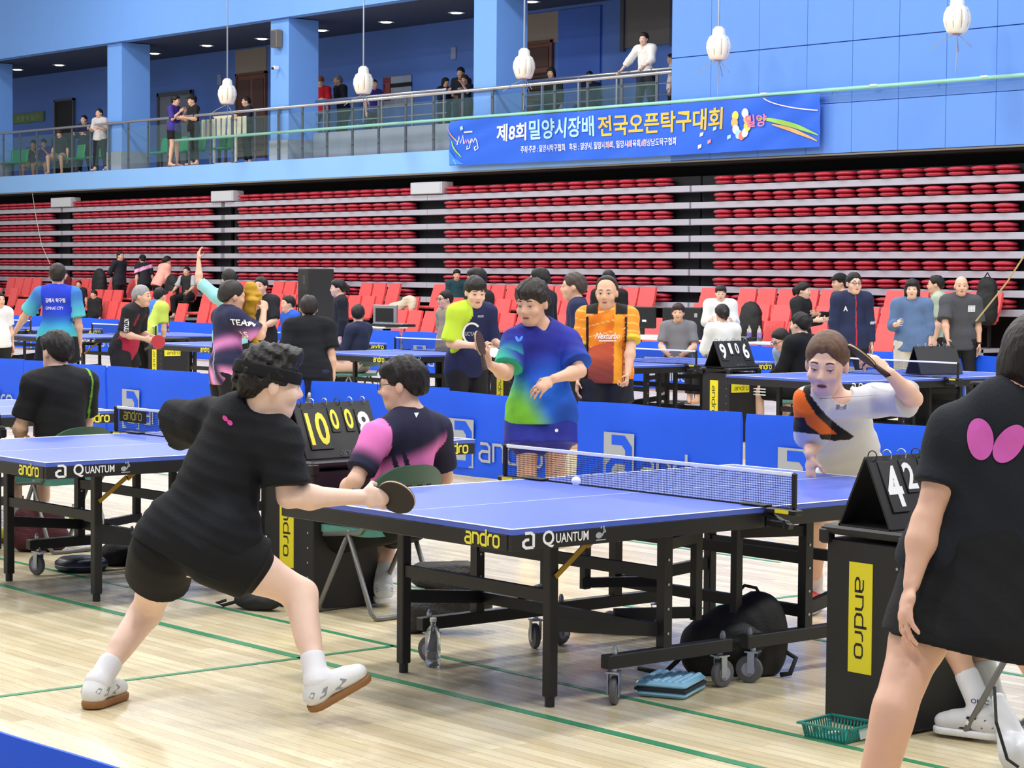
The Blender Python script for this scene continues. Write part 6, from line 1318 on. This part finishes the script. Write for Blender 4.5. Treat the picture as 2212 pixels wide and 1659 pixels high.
MB().lathe([(.0335, .09), (.0335, .15)], bx, 16).build('label', mat('lime_label', rgb(150, 200, 60), .5), o); MB().lathe([(.001, .218), (.015, .218), (.015, .235), (.001, .235)], bx, 12).build('cap', WHITE, o)
# white tote hanging by the chair behind the woman
s = SDF(); a_, b_ = atd(2158, 1510, 7.75), atd(2196, 1625, 7.7); s.cap(a_, b_, .03, .06, .03, (c_f, .35)); s.cap(b_, b_+c_r*.09-V((0, 0, .03)), .055, .06, .03, (c_f, .4)); s.cap(b_, atd(2205, 1640, 7.7), .05, .05, .03)
o = blob('tote_bag', s, .007, mat('white_vinyl', rgb(214, 216, 222), .3), 'white bag with dark edge hanging beside the chair behind the woman', 'bag', wrinkle(.004, 4, 3))
MB().tube([atd(2148, 1484, 7.7), atd(2152, 1560, 7.62), atd(2176, 1640, 7.6), atd(2200, 1657, 7.6)], .006, 6).build('dark_edge', NYL, o)
# ------------------------------------------------------------------ officials' desks and equipment
def desk(name, x, y0, y1, label):
    t = empty(name, (x, (y0+y1)/2, 0), 0, label, 'table'); L = abs(y1-y0)
    MB().box((0, 0, .735), (.6, L, .03), bev=.006).build('top', WHITE, t)
    for sx in (-.24, .24):
        for sy in (-1, 1): MB().tube([(sx, sy*(L/2-.15), 0), (sx, sy*(L/2-.1), .72)], .014, 6).build('leg', STEEL, t)
    return t
desk('desk', 16.75, 26.2, 24.0, 'white folding table with equipment left of the umpire in navy and lime')
desk('desk', 16.55, 18.0, 16.0, 'white folding table with computer monitors behind the player in orange'); desk('desk', 16.55, 15.95, 13.6, 'white folding table with papers left of the umpire in the black jacket')
def monitor(p, rz, label, sc=1):
    t = empty('monitor', p, rz, label, 'monitor')
    MB().box((0, 0, .3*sc), (.05, .50*sc, .33*sc), bev=.012).build('housing', BLKP, t); MB().box((.0, 0, .07), (.03, .06, .16)).build('neck', BLKP, t); MB().lathe([(.1, 0), (.1, .012), (.04, .02)], (0, 0, 0), 14).build('base', BLKP, t); MB().box((-.027, -.05, .25*sc), (.003, .08, .03)).build('sticker', WHITE, t)
    return t
def onx(x, y, X=16.55): p = atx(x, y, X); return V((p.x, p.y, .752))
monitor(onx(1457, 730), 0, 'black computer monitor seen from behind on the white table'); monitor(onx(1388, 725), .15, 'black monitor partly behind the player in orange')
t = empty('computer_tower', onx(1514, 742), 0, 'black desktop computer tower standing on the white table', 'computer')
MB().box((0, 0, .24), (.42, .40, .47), bev=.01).build('case', mat('case_black', rgb(30, 30, 33), .4), t); MB().box((-.212, -.1, .36), (.004, .06, .06)).build('badge', GRYP, t); MB().box((-.02, .22, .24), (.4, .03, .44)).build('side_panel', GRYP, t)
for i, (x, l) in enumerate(((1582, 'stack of papers at the white table edge beside the black tower'), (1600, 'second pile of papers on the white table'), (1400, 'white papers by the monitors behind the player in orange'))):
    MB().box(onx(x, 738)+V((0, 0, .02)), (.25, .34, .035), rz=.3*i).build('papers', WHITE, label=l, cat='paper')
o = MB().box(onx(1610, 738, 16.6)+V((0, 0, .03)), (.3, .35, .05), bev=.01).build('printer', BLKP, label='low black device on the white table left of the black-jacketed umpire', cat='device'); MB().box(onx(1610, 738, 16.6)+V((-.1, 0, .06)), (.1, .25, .012)).build('tray', GRYP, o)
for x, l in ((1618, 'clear bottle with purple label on the white table, nearer the tower'), (1640, 'clear bottle with purple label on the white table, nearer the umpire')):
    p = onx(x, 738, 16.65); o = MB().lathe([(.001, 0), (.035, 0), (.035, .16), (.014, .2), (.014, .23)], p, 12).build('water_bottle', PET, label=l, cat='bottle', smooth=50); MB().lathe([(.036, .06), (.036, .12)], p, 12).build('label', mat('purple_label', rgb(150, 120, 200), .5), o)
t = empty('loudspeaker', (16.9, 26.6, 0), -.3, 'tall black loudspeaker cabinet standing behind the far barrier', 'speaker')
MB().box((0, 0, .88), (.5, .62, 1.76), bev=.015).build('cabinet', mat('cabinet_black', rgb(26, 26, 29), .6, bump=.2, bscale=200), t); MB().box((-.253, -.1, 1.55), (.008, .17, .17), bev=.003).build('badge', mat('badge_dark', rgb(52, 54, 58), .5), t); MB().box((-.252, 0, .8), (.006, .56, 1.1)).build('grille', mat('grille_black', rgb(18, 18, 20), .8), t)
t = empty('equipment_case', V((16.75, 24.25, .752)), .2, 'silver framed equipment on the table behind the umpire in navy and lime', 'device')
MB().box((0, 0, .2), (.06, .55, .36), bev=.01).build('screen_frame', GALV, t); MB().box((-.032, 0, .2), (.004, .42, .24)).build('screen', INK, t); MB().box((0, 0, .01), (.2, .2, .02)).build('foot', BLKP, t)
t = empty('keyboard', onx(850, 702, 16.7), 0, 'dark keyboard-like mixer on the left white table', 'device')
MB().box((0, 0, .03), (.3, .9, .05), bev=.01).build('body', BLKP, t)
for k in range(6): MB().box((-.05, -.36+.145*k, .06), (.12, .1, .012)).build('key_block', GRYP, t)
t = empty('small_desk', (16.6, 27.1-2.0, 0), 0, 'x', 'y') if False else None
s = SDF(); c = atx(868, 660, 21.5); s.cap(c+V((0, .35, -.1)), c+V((0, -.3, .12)), .13, .12, .06, (V((1, 0, 0)), .6)); s.cap(c+V((0, -.35, .05)), c+V((-.05, -.4, -.35)), .12, .08, .06, (V((1, 0, 0)), .6)); s.cap(c+V((-.05, .4, -.12)), c+V((-.1, .5, -.3)), .1, .1, .05, (V((1, 0, 0)), .6))
blob('blanket', s, .02, mat('cream_cloth', rgb(208, 198, 176), .9, bump=.2), 'cream coat draped over red chairs left of the teal-shirted boy', 'coat', wrinkle(.025, 1.2, 4))
def bag(x, y, X, w_, h_, label, name='backpack', z0=None):
    c = atx(x, y, X); s = SDF(); s.cap(c-V((0, 0, h_*.25)), c+V((0, 0, h_*.22)), w_*.5, w_*.46, .05, (V((1, 0, 0)), .6)); s.cap(c+V((-.08, 0, -h_*.2)), c+V((-.08, 0, 0)), w_*.38, w_*.34, .05, (V((1, 0, 0)), .5))
    o = blob(name, s, .022, NYL, label, 'bag', wrinkle(.01, 1.2, int(x))); MB().tube([c+V((0, -.06, h_*.42)), c+V((0, 0, h_*.52)), c+V((0, .06, h_*.42))], .012, 5).build('handle', NYL, o); return o
bag(2132, 648, 22.25, .42, .85, 'black backpack propped on a red chair right of the bald man'); bag(1622, 694, 20.9, .5, .5, 'black bag on the red chairs behind the judges\' desk', 'holdall'); bag(372, 625, 22.2, .5, .7, 'black bag in front of the bending woman in peach hoodie'); bag(215, 612, 22.2, .55, .6, 'black backpack on the red chairs behind the black-jacketed desk official')
# gallery extras: green seats, a banner frame with pages
gs = MB().box((0, 0, .03), (.38, .42, .05), bev=.02).box((.19, 0, .24), (.05, .42, .40), rot=M4.Rotation(.15, 3, 'Y'), bev=.02).mesh('shell', mat('gallery_green', rgb(36, 150, 92), .4))
gp = MB().box((.05, 0, -.2), (.06, .06, .42)).mesh('pedestal', DGREY)
for i, x in enumerate((8, 24, 40, 162, 206, 252, 345, 362, 382, 400, 422, 470, 484)):
    p = atx(x, 345, 23.75); t = empty('gallery_chair', (23.75, p.y, 4.74), 0, 'green plastic chair behind the balustrade glass, %s from the left' % ORD[i], 'chair', 'gallery chairs'); inst('shell', gs, t); inst('pedestal', gp, t)
t = empty('page_rack', atx(486, 300, 23.6), 0, 'white framed rack of hanging papers behind the balustrade glass', 'rack')
z0, z1 = -.62, .55; f = MB()
for yy in (-.5, .5): f.box((0, yy, (z0+z1)/2), (.04, .06, z1-z0))
f.box((0, 0, z1), (.04, 1.06, .06)); f.box((0, 0, z0), (.04, 1.06, .06)); f.build('rack_frame', mat('rack_cream', rgb(226, 222, 200), .5), t)
for k in range(9): MB().box((-.03, .95-.235*k, .3), (.01, .17, .44), rot=M4.Rotation(.05*math.sin(k*2), 3, 'X')).build('sheet', mat('sheet_cream', rgb(212, 210, 186), .7), t)
bpy.context.view_layer.update()
